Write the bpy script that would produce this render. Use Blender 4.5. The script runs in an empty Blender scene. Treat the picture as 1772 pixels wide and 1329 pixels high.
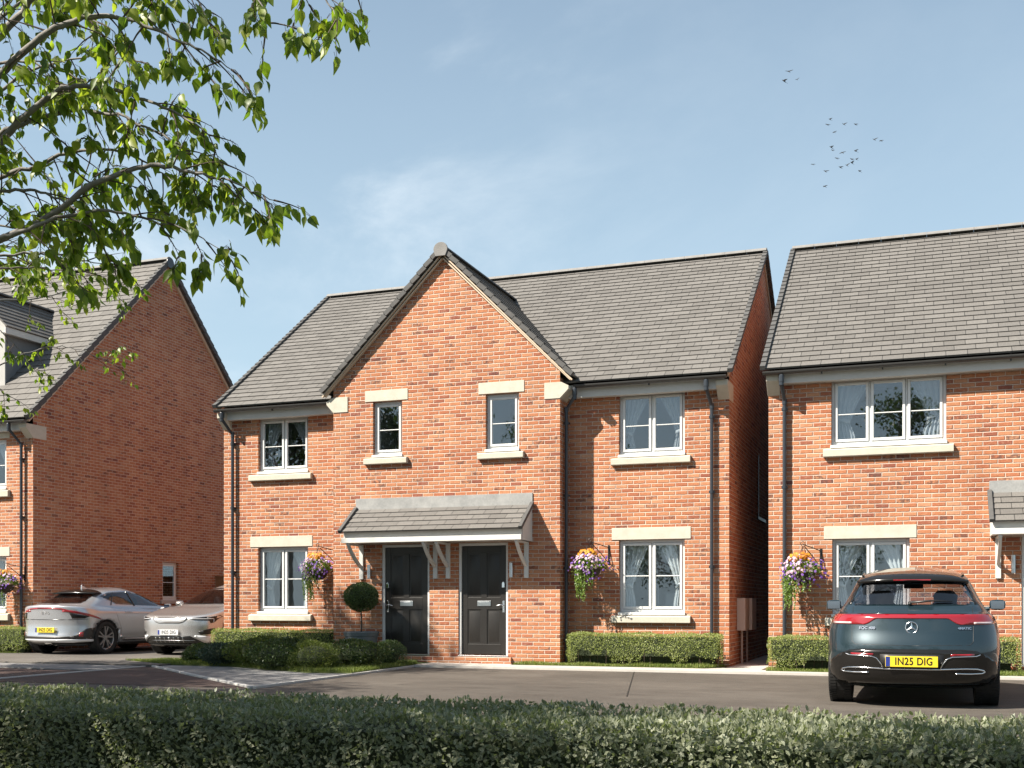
import bpy, bmesh, math, random
import numpy as np
from mathutils import Vector, Matrix
from mathutils.bvhtree import BVHTree

S = bpy.context.scene
COL = S.collection
PI = math.pi
ORG = {}

# ------------------------------------------------------------------ helpers
def tag(o, label=None, cat=None, group=None, kind=None):
    if label: o['label'] = label
    if cat: o['category'] = cat
    if group: o['group'] = group
    if kind: o['kind'] = kind
    return o

def thing(name, label, cat, loc=(0, 0, 0), group=None, local=False, rz=0.0):
    """an Empty at the thing's base that parents its parts"""
    o = bpy.data.objects.new(name, None)
    o.empty_display_size = 0.2
    COL.objects.link(o)
    o.location = loc
    o.rotation_euler = (0, 0, rz)
    ORG[o.name] = (0, 0, 0) if local else tuple(loc)
    return tag(o, label, cat, group)

class MB:
    """collects geometry and links it as one mesh object"""
    def __init__(s):
        s.v = []; s.f = []; s.uv = []; s.m = []
    def add(s, verts, faces, m=0, uvs=None):
        b = len(s.v)
        s.v += [tuple(p) for p in verts]
        for i, f in enumerate(faces):
            s.f.append([b + k for k in f]); s.m.append(m)
            s.uv.append(uvs[i] if uvs else None)
        return s
    def quad(s, a, b, c, d, m=0, uv=None):
        return s.add([a, b, c, d], [(0, 1, 2, 3)], m, [uv] if uv else None)
    def box(s, x0, x1, y0, y1, z0, z1, m=0):
        v = [(x0, y0, z0), (x1, y0, z0), (x1, y1, z0), (x0, y1, z0), (x0, y0, z1), (x1, y0, z1), (x1, y1, z1), (x0, y1, z1)]
        return s.add(v, [(0, 3, 2, 1), (4, 5, 6, 7), (0, 1, 5, 4), (1, 2, 6, 5), (2, 3, 7, 6), (3, 0, 4, 7)], m)
    def obox(s, c, ax, ay, az, m=0):
        """oriented box: centre and three half-axis vectors"""
        c, ax, ay, az = Vector(c), Vector(ax), Vector(ay), Vector(az)
        v = [c - ax - ay - az, c + ax - ay - az, c + ax + ay - az, c - ax + ay - az, c - ax - ay + az, c + ax - ay + az, c + ax + ay + az, c - ax + ay + az]
        return s.add(v, [(0, 3, 2, 1), (4, 5, 6, 7), (0, 1, 5, 4), (1, 2, 6, 5), (2, 3, 7, 6), (3, 0, 4, 7)], m)
    def prism(s, poly, axis, a, b, m=0):
        """2-D polygon extruded along an axis: x -> (y,z), y -> (x,z), z -> (x,y)"""
        n = len(poly)
        def P(p, t):
            return {'x': (t, p[0], p[1]), 'y': (p[0], t, p[1]), 'z': (p[0], p[1], t)}[axis]
        v = [P(p, a) for p in poly] + [P(p, b) for p in poly]
        f = [tuple(range(n - 1, -1, -1)), tuple(range(n, 2 * n))] + [(i, (i + 1) % n, n + (i + 1) % n, n + i) for i in range(n)]
        return s.add(v, f, m)
    def tube(s, pts, r, seg=8, m=0, caps=True):
        pts = [Vector(p) for p in pts]
        n = len(pts)
        rs = r if isinstance(r, (list, tuple)) else [r] * n
        vs = []; fs = []
        up = None
        for i, p in enumerate(pts):
            d = (pts[min(i + 1, n - 1)] - pts[max(i - 1, 0)])
            if d.length < 1e-9: d = Vector((0, 0, 1))
            d.normalize()
            if up is None:
                up = Vector((0, 0, 1)) if abs(d.z) < .9 else Vector((1, 0, 0))
            a = d.cross(up)
            if a.length < 1e-6: a = d.cross(Vector((0, 1, 0)))
            a.normalize(); up = a.cross(d).normalized()
            for k in range(seg):
                t = 2 * PI * k / seg
                vs.append(p + (a * math.cos(t) + up * math.sin(t)) * rs[i])
        for i in range(n - 1):
            for k in range(seg):
                k2 = (k + 1) % seg
                fs.append((i * seg + k, i * seg + k2, (i + 1) * seg + k2, (i + 1) * seg + k))
        if caps:
            fs.append(tuple(range(seg - 1, -1, -1))); fs.append(tuple((n - 1) * seg + k for k in range(seg)))
        return s.add(vs, fs, m)
    def lathe(s, prof, c, seg=24, axis='z', m=0, closed=False):
        vs = []; fs = []
        for r, h in prof:
            for k in range(seg):
                t = 2 * PI * k / seg
                a, b = r * math.cos(t), r * math.sin(t)
                q = {'z': (a, b, h), 'x': (h, a, b), 'y': (a, h, b)}[axis]
                vs.append((c[0] + q[0], c[1] + q[1], c[2] + q[2]))
        n = len(prof)
        for i in range(n - 1 + (1 if closed else 0)):
            j = (i + 1) % n
            for k in range(seg):
                k2 = (k + 1) % seg
                fs.append((i * seg + k, i * seg + k2, j * seg + k2, j * seg + k))
        return s.add(vs, fs, m)
    def grid(s, P, m=0, closed_u=False, uv=None):
        """P[i][j] -> point"""
        nu, nv = len(P), len(P[0])
        vs = [p for row in P for p in row]
        fs = []
        for i in range(nu - 1 + (1 if closed_u else 0)):
            i2 = (i + 1) % nu
            for j in range(nv - 1):
                fs.append((i * nv + j, i * nv + j + 1, i2 * nv + j + 1, i2 * nv + j))
        return s.add(vs, fs, m)
    def build(s, name, mats, parent=None, smooth=False, bevel=0.0, seg=2, weld=False):
        org = ORG.get(parent.name, (0, 0, 0)) if parent else getattr(s, 'org', (0, 0, 0))
        me = bpy.data.meshes.new(name)
        V = [(x - org[0], y - org[1], z - org[2]) for x, y, z in s.v]
        me.from_pydata(V, [], s.f)
        mats = mats if isinstance(mats, (list, tuple)) else [mats]
        for q in mats: me.materials.append(q)
        me.polygons.foreach_set('material_index', s.m)
        uvl = me.uv_layers.new(name='UVMap')
        arr = np.zeros((len(me.loops), 2), dtype=np.float32)
        k = 0
        for i, p in enumerate(me.polygons):
            u = s.uv[i]
            if u:
                for q in u: arr[k] = q; k += 1
            else:
                n = p.normal; ax, ay, az = abs(n.x), abs(n.y), abs(n.z)
                for vi in s.f[i]:
                    x, y, z = s.v[vi]
                    arr[k] = (y, z) if (ax >= ay and ax >= az) else ((x, z) if ay >= az else (x, y)); k += 1
        uvl.data.foreach_set('uv', arr.ravel())
        if smooth:
            me.polygons.foreach_set('use_smooth', [True] * len(me.polygons))
        me.update()
        o = bpy.data.objects.new(name, me)
        COL.objects.link(o)
        if parent:
            o.parent = parent; ORG[o.name] = org
        else:
            o.location = org; ORG[o.name] = org
        if weld:
            w = o.modifiers.new('weld', 'WELD'); w.merge_threshold = 0.0005
        if bevel > 0:
            b = o.modifiers.new('bevel', 'BEVEL'); b.width = bevel; b.segments = seg; b.limit_method = 'ANGLE'
            b.angle_limit = math.radians(40)
            if smooth or seg > 1:
                me.polygons.foreach_set('use_smooth', [True] * len(me.polygons))
                b.harden_normals = True
        return o

def link_mesh(name, me, parent=None, org=(0, 0, 0)):
    o = bpy.data.objects.new(name, me); COL.objects.link(o)
    if parent: o.parent = parent; ORG[o.name] = ORG.get(parent.name, (0, 0, 0))
    else: o.location = org; ORG[o.name] = tuple(org)
    return o

def copy_tree(o, parent=None):
    c = o.copy(); COL.objects.link(c)
    if parent: c.parent = parent
    for ch in o.children: copy_tree(ch, c)
    return c

# camera model (for measuring the photograph only)
TH = math.radians(20.0); FPX = 1961.; CXP = 886.; YH = 1046.; HC = 1.15
cT, sT = math.cos(TH), math.sin(TH)
def ray(x, y):
    r = (x - CXP) / FPX; u = (YH - y) / FPX
    return (r * cT - sT, r * sT + cT, u)
def at(x, y, d):
    q = ray(x, y); return Vector((q[0] * d, q[1] * d, HC + q[2] * d))

# ------------------------------------------------------------------ node helpers
class NT:
    def __init__(s, m):
        s.t = m.node_tree; s.n = s.t.nodes; s.l = s.t.links
    def new(s, typ, **kw):
        q = s.n.new(typ)
        for k, v in kw.items(): setattr(q, k, v)
        return q
    def sock(s, node_in, v):
        if v is None: return
        if isinstance(v, (int, float)): node_in.default_value = v
        elif isinstance(v, (tuple, list)):
            node_in.default_value = v if len(v) == len(node_in.default_value) else tuple(v) + (1.0,)
        else: s.l.new(v, node_in)
    def math(s, op, a, b=None, c=None, clamp=False):
        q = s.new('ShaderNodeMath', operation=op); q.use_clamp = clamp
        s.sock(q.inputs[0], a); s.sock(q.inputs[1], b)
        if c is not None: s.sock(q.inputs[2], c)
        return q.outputs[0]
    def mix(s, f, a, b, typ='MIX'):
        q = s.new('ShaderNodeMix', data_type='RGBA', blend_type=typ)
        s.sock(q.inputs[0], f); s.sock(q.inputs[6], a); s.sock(q.inputs[7], b)
        return q.outputs[2]
    def mixf(s, f, a, b):
        q = s.new('ShaderNodeMix', data_type='FLOAT')
        s.sock(q.inputs[0], f); s.sock(q.inputs[2], a); s.sock(q.inputs[3], b)
        return q.outputs[0]
    def noise(s, scale, detail=3, rough=.55, vec=None, dist=0.0):
        q = s.new('ShaderNodeTexNoise'); q.inputs['Scale'].default_value = scale
        q.inputs['Detail'].default_value = detail; q.inputs['Roughness'].default_value = rough
        q.inputs['Distortion'].default_value = dist
        if vec is not None: s.l.new(vec, q.inputs['Vector'])
        return q.outputs['Fac']
    def ramp(s, f, stops, interp='LINEAR'):
        q = s.new('ShaderNodeValToRGB'); r = q.color_ramp; r.interpolation = interp
        while len(r.elements) < len(stops): r.elements.new(.5)
        for e, (p, c) in zip(r.elements, stops):
            e.position = p; e.color = (tuple(c) + (1,)) if len(c) == 3 else c
        s.l.new(f, q.inputs[0]); return q.outputs[0]
    def mapr(s, v, a, b, c=0.0, d=1.0, smooth=False):
        q = s.new('ShaderNodeMapRange'); q.interpolation_type = 'SMOOTHSTEP' if smooth else 'LINEAR'
        s.sock(q.inputs[0], v); q.inputs[1].default_value = a; q.inputs[2].default_value = b
        q.inputs[3].default_value = c; q.inputs[4].default_value = d
        return q.outputs[0]
    def comb(s, x, y, z=0.0):
        q = s.new('ShaderNodeCombineXYZ'); s.sock(q.inputs[0], x); s.sock(q.inputs[1], y); s.sock(q.inputs[2], z)
        return q.outputs[0]
    def sep(s, v):
        q = s.new('ShaderNodeSeparateXYZ'); s.l.new(v, q.inputs[0]); return q.outputs
    def white(s, v):
        q = s.new('ShaderNodeTexWhiteNoise', noise_dimensions='3D'); s.l.new(v, q.inputs[0]); return q.outputs
    def uv(s): return s.new('ShaderNodeTexCoord').outputs['UV']
    def obj(s): return s.new('ShaderNodeTexCoord').outputs['Object']
    def bump(s, h, dist, strength=1.0):
        q = s.new('ShaderNodeBump'); q.inputs['Distance'].default_value = dist; q.inputs['Strength'].default_value = strength
        s.l.new(h, q.inputs['Height']); return q.outputs[0]
    def attr(s, name):
        q = s.new('ShaderNodeAttribute'); q.attribute_name = name; return q.outputs

ALB = .74
def kk(c): return tuple(x * ALB for x in c)
def new_mat(name, base=(.5, .5, .5), rough=.6, metal=0.0, spec=.5, **kw):
    if metal < .3: base = kk(base)
    m = bpy.data.materials.new(name); m.use_nodes = True
    b = m.node_tree.nodes['Principled BSDF']
    b.inputs['Base Color'].default_value = (*base, 1); b.inputs['Roughness'].default_value = rough
    b.inputs['Metallic'].default_value = metal; b.inputs['Specular IOR Level'].default_value = spec
    for k, v in kw.items(): b.inputs[k].default_value = v
    return m
def bs(m): return m.node_tree.nodes['Principled BSDF']
# ------------------------------------------------------------------ materials
def brick_mat(name, seed=0.0):
    m = new_mat(name, rough=.9, spec=.25); n = NT(m); b = bs(m)
    uv = n.uv()
    wn = n.new('ShaderNodeTexNoise'); wn.inputs['Scale'].default_value = 22; wn.inputs['Detail'].default_value = 3
    n.l.new(uv, wn.inputs['Vector'])
    wob = n.sep(wn.outputs['Color'])
    U, V, _ = n.sep(uv)
    u = n.math('ADD', U, n.math('MULTIPLY', n.math('SUBTRACT', wob[0], .5), .012))
    v = n.math('ADD', V, n.math('MULTIPLY', n.math('SUBTRACT', wob[1], .5), .010))
    rv = n.math('DIVIDE', v, .075); row = n.math('FLOOR', rv); fv = n.math('FRACT', rv)
    off = n.math('MULTIPLY', n.math('FLOORED_MODULO', row, 2.0), .5)
    ru = n.math('ADD', n.math('DIVIDE', u, .225), off); col = n.math('FLOOR', ru); fu = n.math('FRACT', ru)
    du = n.math('MULTIPLY', n.math('MINIMUM', fu, n.math('SUBTRACT', 1.0, fu)), .225)
    dv = n.math('MULTIPLY', n.math('MINIMUM', fv, n.math('SUBTRACT', 1.0, fv)), .075)
    d = n.math('MINIMUM', du, dv)
    mask = n.mapr(d, .0045, .0085, smooth=True)
    w = n.white(n.comb(col, row, seed))
    wc = n.sep(w['Color'])
    big = n.noise(.45, 2, .5, uv)
    t = n.math('ADD', n.math('MULTIPLY', w['Value'], .88), n.math('MULTIPLY', big, .14))
    colr = n.ramp(t, [(0.0, (.115, .060, .060)), (.035, (.160, .070, .062)), (.06, (.28, .10, .066)), (.15, (.42, .160, .080)),
                      (.42, (.49, .205, .098)), (.70, (.52, .240, .118)), (.92, (.56, .295, .160)), (1.0, (.55, .34, .215))])
    fine = n.noise(75, 4, .7, uv)
    mott = n.noise(16, 3, .6, uv)
    colr = n.mix(1.0, colr, n.ramp(fine, [(.25, (.56, .52, .50)), (.5, (1.02, 1.02, 1.02)), (.8, (1.22, 1.24, 1.26))]), 'MULTIPLY')
    colr = n.mix(n.math('MULTIPLY', n.mapr(mott, .52, .75), .55), colr, (.56, .36, .23))
    # dark fired smudge in the middle of a few bricks
    smud = n.math('MULTIPLY', n.math('GREATER_THAN', wc[1], .93), n.mapr(mott, .40, .58))
    colr = n.mix(n.math('MULTIPLY', smud, .75), colr, (.10, .055, .05))
    mort = n.mix(n.noise(40, 3, .6, uv), (.70, .58, .46), (.84, .72, .59))
    cf = n.mix(mask, mort, colr)
    # faint rain weathering
    weather = n.noise(.9, 4, .6, n.comb(n.math('MULTIPLY', U, 1.6), n.math('MULTIPLY', V, .55)))
    cf = n.mix(1.0, cf, n.ramp(weather, [(.3, (.86, .86, .87)), (.62, (1.06, 1.05, 1.04))]), 'MULTIPLY')
    cf = n.mix(1.0, cf, (ALB * 1.04, ALB * .955, ALB * .965), 'MULTIPLY')
    n.l.new(cf, b.inputs['Base Color'])
    edge = n.mapr(d, .003, .012, smooth=True)
    h = n.math('ADD', n.math('MULTIPLY', edge, .75), n.math('MULTIPLY', mask, n.math('ADD', n.math('MULTIPLY', fine, .30), n.math('MULTIPLY', mott, .22))))
    h = n.math('ADD', h, n.math('MULTIPLY', wc[2], .12))
    n.l.new(n.bump(h, .022, 1.0), b.inputs['Normal'])
    return m

def tile_mat(name, c0=(.150, .140, .129), c1=(.200, .188, .174), w=.33):
    """uv: x in metres along the course, y = course number + fraction"""
    c0, c1 = kk(c0), kk(c1)
    m = new_mat(name, rough=.78, spec=.35); n = NT(m); b = bs(m)
    uv = n.uv(); U, V, _ = n.sep(uv)
    row = n.math('FLOOR', V)
    sh = n.white(n.comb(row, 7.3, 1.7))['Value']
    ru = n.math('ADD', n.math('DIVIDE', U, w), n.math('ADD', n.math('MULTIPLY', n.math('FLOORED_MODULO', row, 2.0), .5), n.math('MULTIPLY', sh, .22)))
    colm = n.math('FLOOR', ru); fu = n.math('FRACT', ru)
    e = n.math('MULTIPLY', n.math('MINIMUM', fu, n.math('SUBTRACT', 1.0, fu)), w)
    joint = n.mapr(e, .002, .006, smooth=True)
    rnd = n.white(n.comb(colm, row, .5))
    P = n.comb(U, n.math('MULTIPLY', V, .2))
    big = n.noise(.8, 3, .6, P); fine = n.noise(45, 4, .7, P)
    strk = n.noise(9, 3, .6, n.comb(n.math('MULTIPLY', U, 6.0), n.math('MULTIPLY', V, .2)))
    t = n.math('ADD', n.math('MULTIPLY', rnd['Value'], .62), n.math('MULTIPLY', big, .45))
    c = n.ramp(t, [(.12, c0), (.85, c1)])
    c = n.mix(1.0, c, n.ramp(fine, [(.25, (.78, .78, .78)), (.7, (1.12, 1.12, 1.11))]), 'MULTIPLY')
    c = n.mix(1.0, c, n.ramp(strk, [(.3, (.86, .86, .87)), (.7, (1.07, 1.06, 1.05))]), 'MULTIPLY')
    lich = n.mapr(n.noise(3.2, 4, .65, P), .62, .78)
    c = n.mix(n.math('MULTIPLY', lich, .22), c, (.24, .23, .19))
    c = n.mix(joint, (.035, .033, .03), c)
    n.l.new(c, b.inputs['Base Color'])
    h = n.math('ADD', n.math('ADD', n.math('MULTIPLY', joint, 1.0), n.math('MULTIPLY', fine, .25)), n.math('MULTIPLY', rnd['Value'], .35))
    n.l.new(n.bump(h, .008, .9), b.inputs['Normal'])
    return m

def rough_mat(name, c0, c1, rough=.8, sc=8, bump=.003, bsc=60, spec=.3, metal=0.0):
    c0, c1 = kk(c0), kk(c1)
    m = new_mat(name, rough=rough, spec=spec, metal=metal); n = NT(m); b = bs(m)
    o = n.obj()
    f = n.math('ADD', n.math('MULTIPLY', n.noise(sc, 4, .6, o), .7), n.math('MULTIPLY', n.noise(sc * 7, 3, .6, o), .3))
    n.l.new(n.ramp(f, [(.3, c0), (.7, c1)]), b.inputs['Base Color'])
    if bump: n.l.new(n.bump(n.noise(bsc, 4, .65, o), bump, .8), b.inputs['Normal'])
    return m

M = {}
M['brick'] = brick_mat('red_multi_brick')
M['tile'] = tile_mat('grey_roof_tile')
M['verge'] = rough_mat('verge_tile', (.082, .080, .078), (.135, .131, .126), .75, 6, .002)
M['ridge'] = rough_mat('ridge_tile', (.20, .192, .182), (.31, .30, .285), .75, 5, .002)
M['stone'] = rough_mat('cream_cast_stone', (.56, .515, .42), (.68, .635, .535), .85, 6, .0015, 90)
M['upvc'] = new_mat('white_upvc', (.80, .80, .78), .32)
M['fascia'] = rough_mat('white_fascia', (.68, .66, .62), (.78, .76, .72), .45, 3, 0)
M['cream_board'] = new_mat('cream_board', (.66, .52, .38), .55)
M['dark_pipe'] = new_mat('anthracite_plastic', (.035, .042, .052), .33)
M['gutter'] = new_mat('gutter_plastic', (.062, .060, .058), .38)
M['lead'] = rough_mat('lead_flashing', (.25, .255, .25), (.42, .415, .40), .6, 5, .004, 14, .4)
M['steel'] = new_mat('brushed_steel', (.62, .63, .64), .28, 1.0)
M['chrome'] = new_mat('chrome', (.80, .80, .80), .12, 1.0)
M['door'] = rough_mat('dark_door_paint', (.022, .019, .017), (.028, .025, .022), .36, 3, 0, spec=.5)
M['render'] = rough_mat('pale_render', (.46, .45, .43), (.56, .55, .52), .85, 4, .002)
M['lead_cheek'] = rough_mat('dark_lead_cheek', (.20, .20, .205), (.27, .27, .275), .65, 4, .002)
M['meter'] = new_mat('meter_box_plastic', (.56, .50, .46), .5)
M['black_iron'] = new_mat('black_iron', (.012, .012, .012), .4)
M['wood'] = rough_mat('fence_timber', (.26, .15, .075), (.40, .25, .13), .8, 3, .002)
M['room'] = rough_mat('room_wall', (.52, .52, .53), (.57, .57, .58), .9, .7, 0)
M['room_warm'] = rough_mat('room_wall_warm', (.42, .38, .36), (.46, .42, .40), .9, .7, 0)
M['room_light'] = rough_mat('room_wall_light', (.80, .82, .84), (.86, .88, .90), .9, .7, 0)
M['curtain_grey'] = rough_mat('grey_curtain', (.40, .41, .43), (.47, .48, .50), .85, 5, .001, 200)
M['curtain_white'] = rough_mat('white_curtain', (.72, .73, .74), (.80, .81, .82), .85, 5, .001, 200)
M['paper'] = new_mat('white_paper', (.85, .85, .85), .6)
M['frame_dark'] = new_mat('dark_picture_frame', (.05, .05, .06), .5)

def glass_mat(name, tint=(.92, .95, .96), refl=1.0, rough=.01):
    m = bpy.data.materials.new(name); m.use_nodes = True; n = NT(m)
    n.n.remove(n.n['Principled BSDF']); out = n.n['Material Output']
    tr = n.new('ShaderNodeBsdfTransparent'); tr.inputs[0].default_value = (*tint, 1)
    gl = n.new('ShaderNodeBsdfGlossy'); gl.inputs['Roughness'].default_value = rough
    gl.inputs['Color'].default_value = (.95, .97, 1, 1)
    fr = n.new('ShaderNodeLayerWeight')
    nz = n.bump(n.noise(1.3, 2, .5, n.obj()), .004, .25)
    n.l.new(nz, gl.inputs['Normal'])
    f = n.math('ADD', n.math('MULTIPLY', n.math('POWER', fr.outputs['Facing'], 4.0), 1.0 * refl), .10 * refl, clamp=True)
    mx = n.new('ShaderNodeMixShader'); n.l.new(f, mx.inputs[0]); n.l.new(tr.outputs[0], mx.inputs[1]); n.l.new(gl.outputs[0], mx.inputs[2])
    n.l.new(mx.outputs[0], out.inputs[0])
    return m
M['glass'] = glass_mat('window_glass')

def asphalt_mat(name, c0, c1, patch=.25):
    c0, c1 = kk(c0), kk(c1)
    m = new_mat(name, rough=.82, spec=.35); n = NT(m); b = bs(m)
    g = n.new('ShaderNodeNewGeometry').outputs['Position']
    X, Y, _ = n.sep(g)
    big = n.noise(.35, 4, .6, g); mid = n.noise(3.5, 4, .65, g); fine = n.noise(120, 3, .7, g)
    strk = n.noise(2.2, 4, .6, n.comb(n.math('MULTIPLY', X, .35), n.math('MULTIPLY', Y, 2.6)))
    t = n.math('ADD', n.math('ADD', n.math('MULTIPLY', big, .45), n.math('MULTIPLY', strk, .35)), n.math('MULTIPLY', mid, .22))
    c = n.ramp(t, [(.39, c0), (.63, c1)])
    pat = n.mapr(n.noise(.16, 2, .5, n.comb(X, n.math('MULTIPLY', Y, 1.4), 4.0)), .50, .56)
    c = n.mix(n.math('MULTIPLY', pat, .22), c, kk((.06, .052, .045)))
    stain = n.mapr(n.noise(1.1, 5, .7, g), .63, .74)
    c = n.mix(n.math('MULTIPLY', stain, .35), c, kk((.045, .04, .036)))
    c = n.mix(1.0, c, n.ramp(fine, [(.3, (.62, .62, .62)), (.7, (1.32, 1.31, 1.28))]), 'MULTIPLY')
    vor = n.new('ShaderNodeTexVoronoi'); vor.inputs['Scale'].default_value = 95; n.l.new(g, vor.inputs['Vector'])
    spk = n.math('MULTIPLY', n.mapr(vor.outputs['Distance'], .16, .05), n.math('GREATER_THAN', n.sep(vor.outputs['Color'])[0], .80))
    c = n.mix(n.math('MULTIPLY', spk, .5), c, (.30, .28, .26))
    n.l.new(c, b.inputs['Base Color'])
    n.l.new(n.mapr(strk, .3, .7, .62, .9), b.inputs['Roughness'])
    n.l.new(n.bump(n.math('ADD', fine, n.math('MULTIPLY', mid, .4)), .006, .8), b.inputs['Normal'])
    return m
M['road'] = asphalt_mat('asphalt', (.078, .066, .055), (.152, .132, .112))
M['tarmac_red'] = asphalt_mat('red_tarmac', (.066, .040, .034), (.10, .062, .052))
M['drive'] = asphalt_mat('drive_asphalt', (.12, .108, .095), (.185, .168, .150))
M['path'] = rough_mat('concrete_path', (.50, .465, .42), (.62, .58, .53), .85, 2.5, .002, 120)
M['pave'] = rough_mat('grey_pavement', (.215, .208, .203), (.29, .28, .272), .85, 2.5, .002, 120)
M['kerb'] = rough_mat('kerb_stone', (.50, .48, .45), (.62, .60, .57), .8, 6, .0015, 120)
M['leaf_core'] = rough_mat('shaded_inner_leaves', (.035, .046, .022), (.06, .075, .036), .9, 30, .02, 60)  # dark fill for foliage cores, inner shade put into the colour
M['soil'] = rough_mat('soil', (.035, .026, .018), (.07, .052, .036), .95, 6, .02, 20)

def leaf_mat(name, c0, c1, c2=None, trans=.35, rough=.45, edge=None, veins=False):
    """per-leaf random number in attribute 'rnd'; UV: x across (-1..1), y along (0..1)"""
    c0, c1 = kk(c0), kk(c1); c2 = kk(c2) if c2 else None; edge = kk(edge) if edge else None
    m = new_mat(name, rough=rough, spec=.4); n = NT(m); b = bs(m)
    r = n.attr('rnd')['Fac']
    stops = [(0.0, c0), (.6, c1)] + ([(1.0, c2)] if c2 else [(1.0, c1)])
    c = n.ramp(r, stops)
    U, V, _ = n.sep(n.uv())
    au = n.math('ABSOLUTE', U)
    if edge:
        rim = n.mapr(au, .70, .97, smooth=True)
        mid = n.mapr(au, .10, .02)
        c = n.mix(n.math('MULTIPLY', rim, .85), c, edge)
        c = n.mix(n.math('MULTIPLY', mid, .6), c, edge)
    if veins:
        w = n.math('SINE', n.math('MULTIPLY', n.math('SUBTRACT', V, n.math('MULTIPLY', au, .25)), 46.0))
        c = n.mix(n.math('MULTIPLY', n.mapr(w, .55, 1.0), .22), c, (.22, .30, .06))
        c = n.mix(n.math('MULTIPLY', n.mapr(au, .07, .02), .4), c, (.25, .33, .08))
    n.l.new(c, b.inputs['Base Color'])
    if trans:
        tr = n.new('ShaderNodeBsdfTranslucent')
        n.l.new(n.mix(1.0, c, (1.25, 1.45, .55), 'MULTIPLY'), tr.inputs[0])
        mx = n.new('ShaderNodeMixShader'); mx.inputs[0].default_value = trans
        n.l.new(b.outputs[0], mx.inputs[1]); n.l.new(tr.outputs[0], mx.inputs[2])
        n.l.new(mx.outputs[0], n.n['Material Output'].inputs[0])
    return m
M['leaf_tree'] = leaf_mat('tree_leaf', (.09, .155, .022), (.23, .315, .038), (.44, .48, .07), .53, .42, veins=True)
M['leaf_far'] = leaf_mat('far_tree_leaf', (.04, .075, .018), (.075, .12, .026), None, .35, .5)
M['leaf_hedge'] = leaf_mat('near_hedge_leaf', (.155, .178, .11), (.205, .225, .14), (.30, .31, .18), .30, .48, edge=(.80, .81, .62))
M['leaf_box'] = leaf_mat('box_hedge_leaf', (.24, .285, .075), (.35, .40, .12), (.52, .54, .25), .30, .45)
M['leaf_dark'] = leaf_mat('dark_shrub_leaf', (.035, .062, .018), (.065, .105, .028), (.14, .16, .04), .25, .45)
M['leaf_yellow'] = leaf_mat('yellow_shrub_leaf', (.07, .105, .02), (.13, .17, .032), (.24, .25, .05), .3, .5)
M['leaf_blue'] = leaf_mat('bluish_shrub_leaf', (.035, .06, .042), (.06, .095, .066), (.11, .14, .10), .25, .5)
M['leaf_topiary'] = leaf_mat('topiary_leaf', (.065, .11, .035), (.115, .17, .058), (.20, .25, .11), .25, .35)
M['leaf_trail'] = leaf_mat('trailing_leaf', (.08, .15, .02), (.15, .24, .035), (.24, .33, .06), .35, .45)
M['grass'] = leaf_mat('grass_blade', (.13, .18, .035), (.23, .28, .06), (.36, .37, .12), .3, .5)
M['lawn'] = rough_mat('lawn_base', (.07, .095, .025), (.13, .155, .045), .95, 12, .02, 60)
M['fl_purple'] = leaf_mat('purple_petal', (.14, .055, .40), (.24, .10, .50), (.38, .20, .58), .3, .6)
M['fl_pink'] = leaf_mat('pale_lilac_petal', (.58, .36, .56), (.74, .52, .66), (.86, .78, .80), .3, .6)
M['fl_orange'] = leaf_mat('orange_petal', (.62, .20, .015), (.75, .32, .02), (.80, .45, .04), .3, .6)
M['bark'] = rough_mat('pale_bark', (.17, .155, .14), (.33, .31, .285), .85, 10, .006, 25)
M['twig'] = rough_mat('brown_twig', (.07, .05, .035), (.13, .10, .075), .85, 12, .002)
M['bowl'] = rough_mat('woven_bowl', (.045, .032, .022), (.085, .062, .045), .85, 30, .006, 70)
M['zinc'] = rough_mat('grey_zinc', (.10, .12, .13), (.19, .215, .225), .55, 7, .002, 30, .4)
# ------------------------------------------------------------------ houses
def wall_open(mb, axis, P, a0, a1, z0, z1, ops, depth, face=-1, m=0):
    """brick wall in plane axis=P with openings (a0,a1,z0,z1) and reveals going inwards"""
    us = sorted({a0, a1, *[o[0] for o in ops], *[o[1] for o in ops]})
    zs = sorted({z0, z1, *[o[2] for o in ops], *[o[3] for o in ops]})
    def pt(u, z, d=0.0):
        return (u, P - face * d, z) if axis == 'Y' else (P - face * d, u, z)
    flip = (axis == 'Y' and face > 0) or (axis == 'X' and face < 0)
    def q(a, b, c, d, uv):
        if flip: mb.quad(d, c, b, a, m, uv[::-1])
        else: mb.quad(a, b, c, d, m, uv)
    for i in range(len(us) - 1):
        for j in range(len(zs) - 1):
            cu, cz = (us[i] + us[i + 1]) / 2, (zs[j] + zs[j + 1]) / 2
            if any(o[0] < cu < o[1] and o[2] < cz < o[3] for o in ops): continue
            A, B, C, D = (us[i], zs[j]), (us[i + 1], zs[j]), (us[i + 1], zs[j + 1]), (us[i], zs[j + 1])
            q(pt(*A), pt(*B), pt(*C), pt(*D), [A, B, C, D])
    for o in ops:
        l, r, b, t = o[:4]
        mb.quad(pt(l, b), pt(l, t), pt(l, t, depth), pt(l, b, depth), m, [(l, b), (l, t), (l - depth, t), (l - depth, b)])
        mb.quad(pt(r, b), pt(r, b, depth), pt(r, t, depth), pt(r, t), m, [(r, b), (r + depth, b), (r + depth, t), (r, t)])
        mb.quad(pt(l, t), pt(r, t), pt(r, t, depth), pt(l, t, depth), m, [(l, t), (r, t), (r, t + depth), (l, t + depth)])
        mb.quad(pt(l, b), pt(l, b, depth), pt(r, b, depth), pt(r, b), m, [(l, b), (l, b - depth), (r, b - depth), (r, b)])

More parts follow.
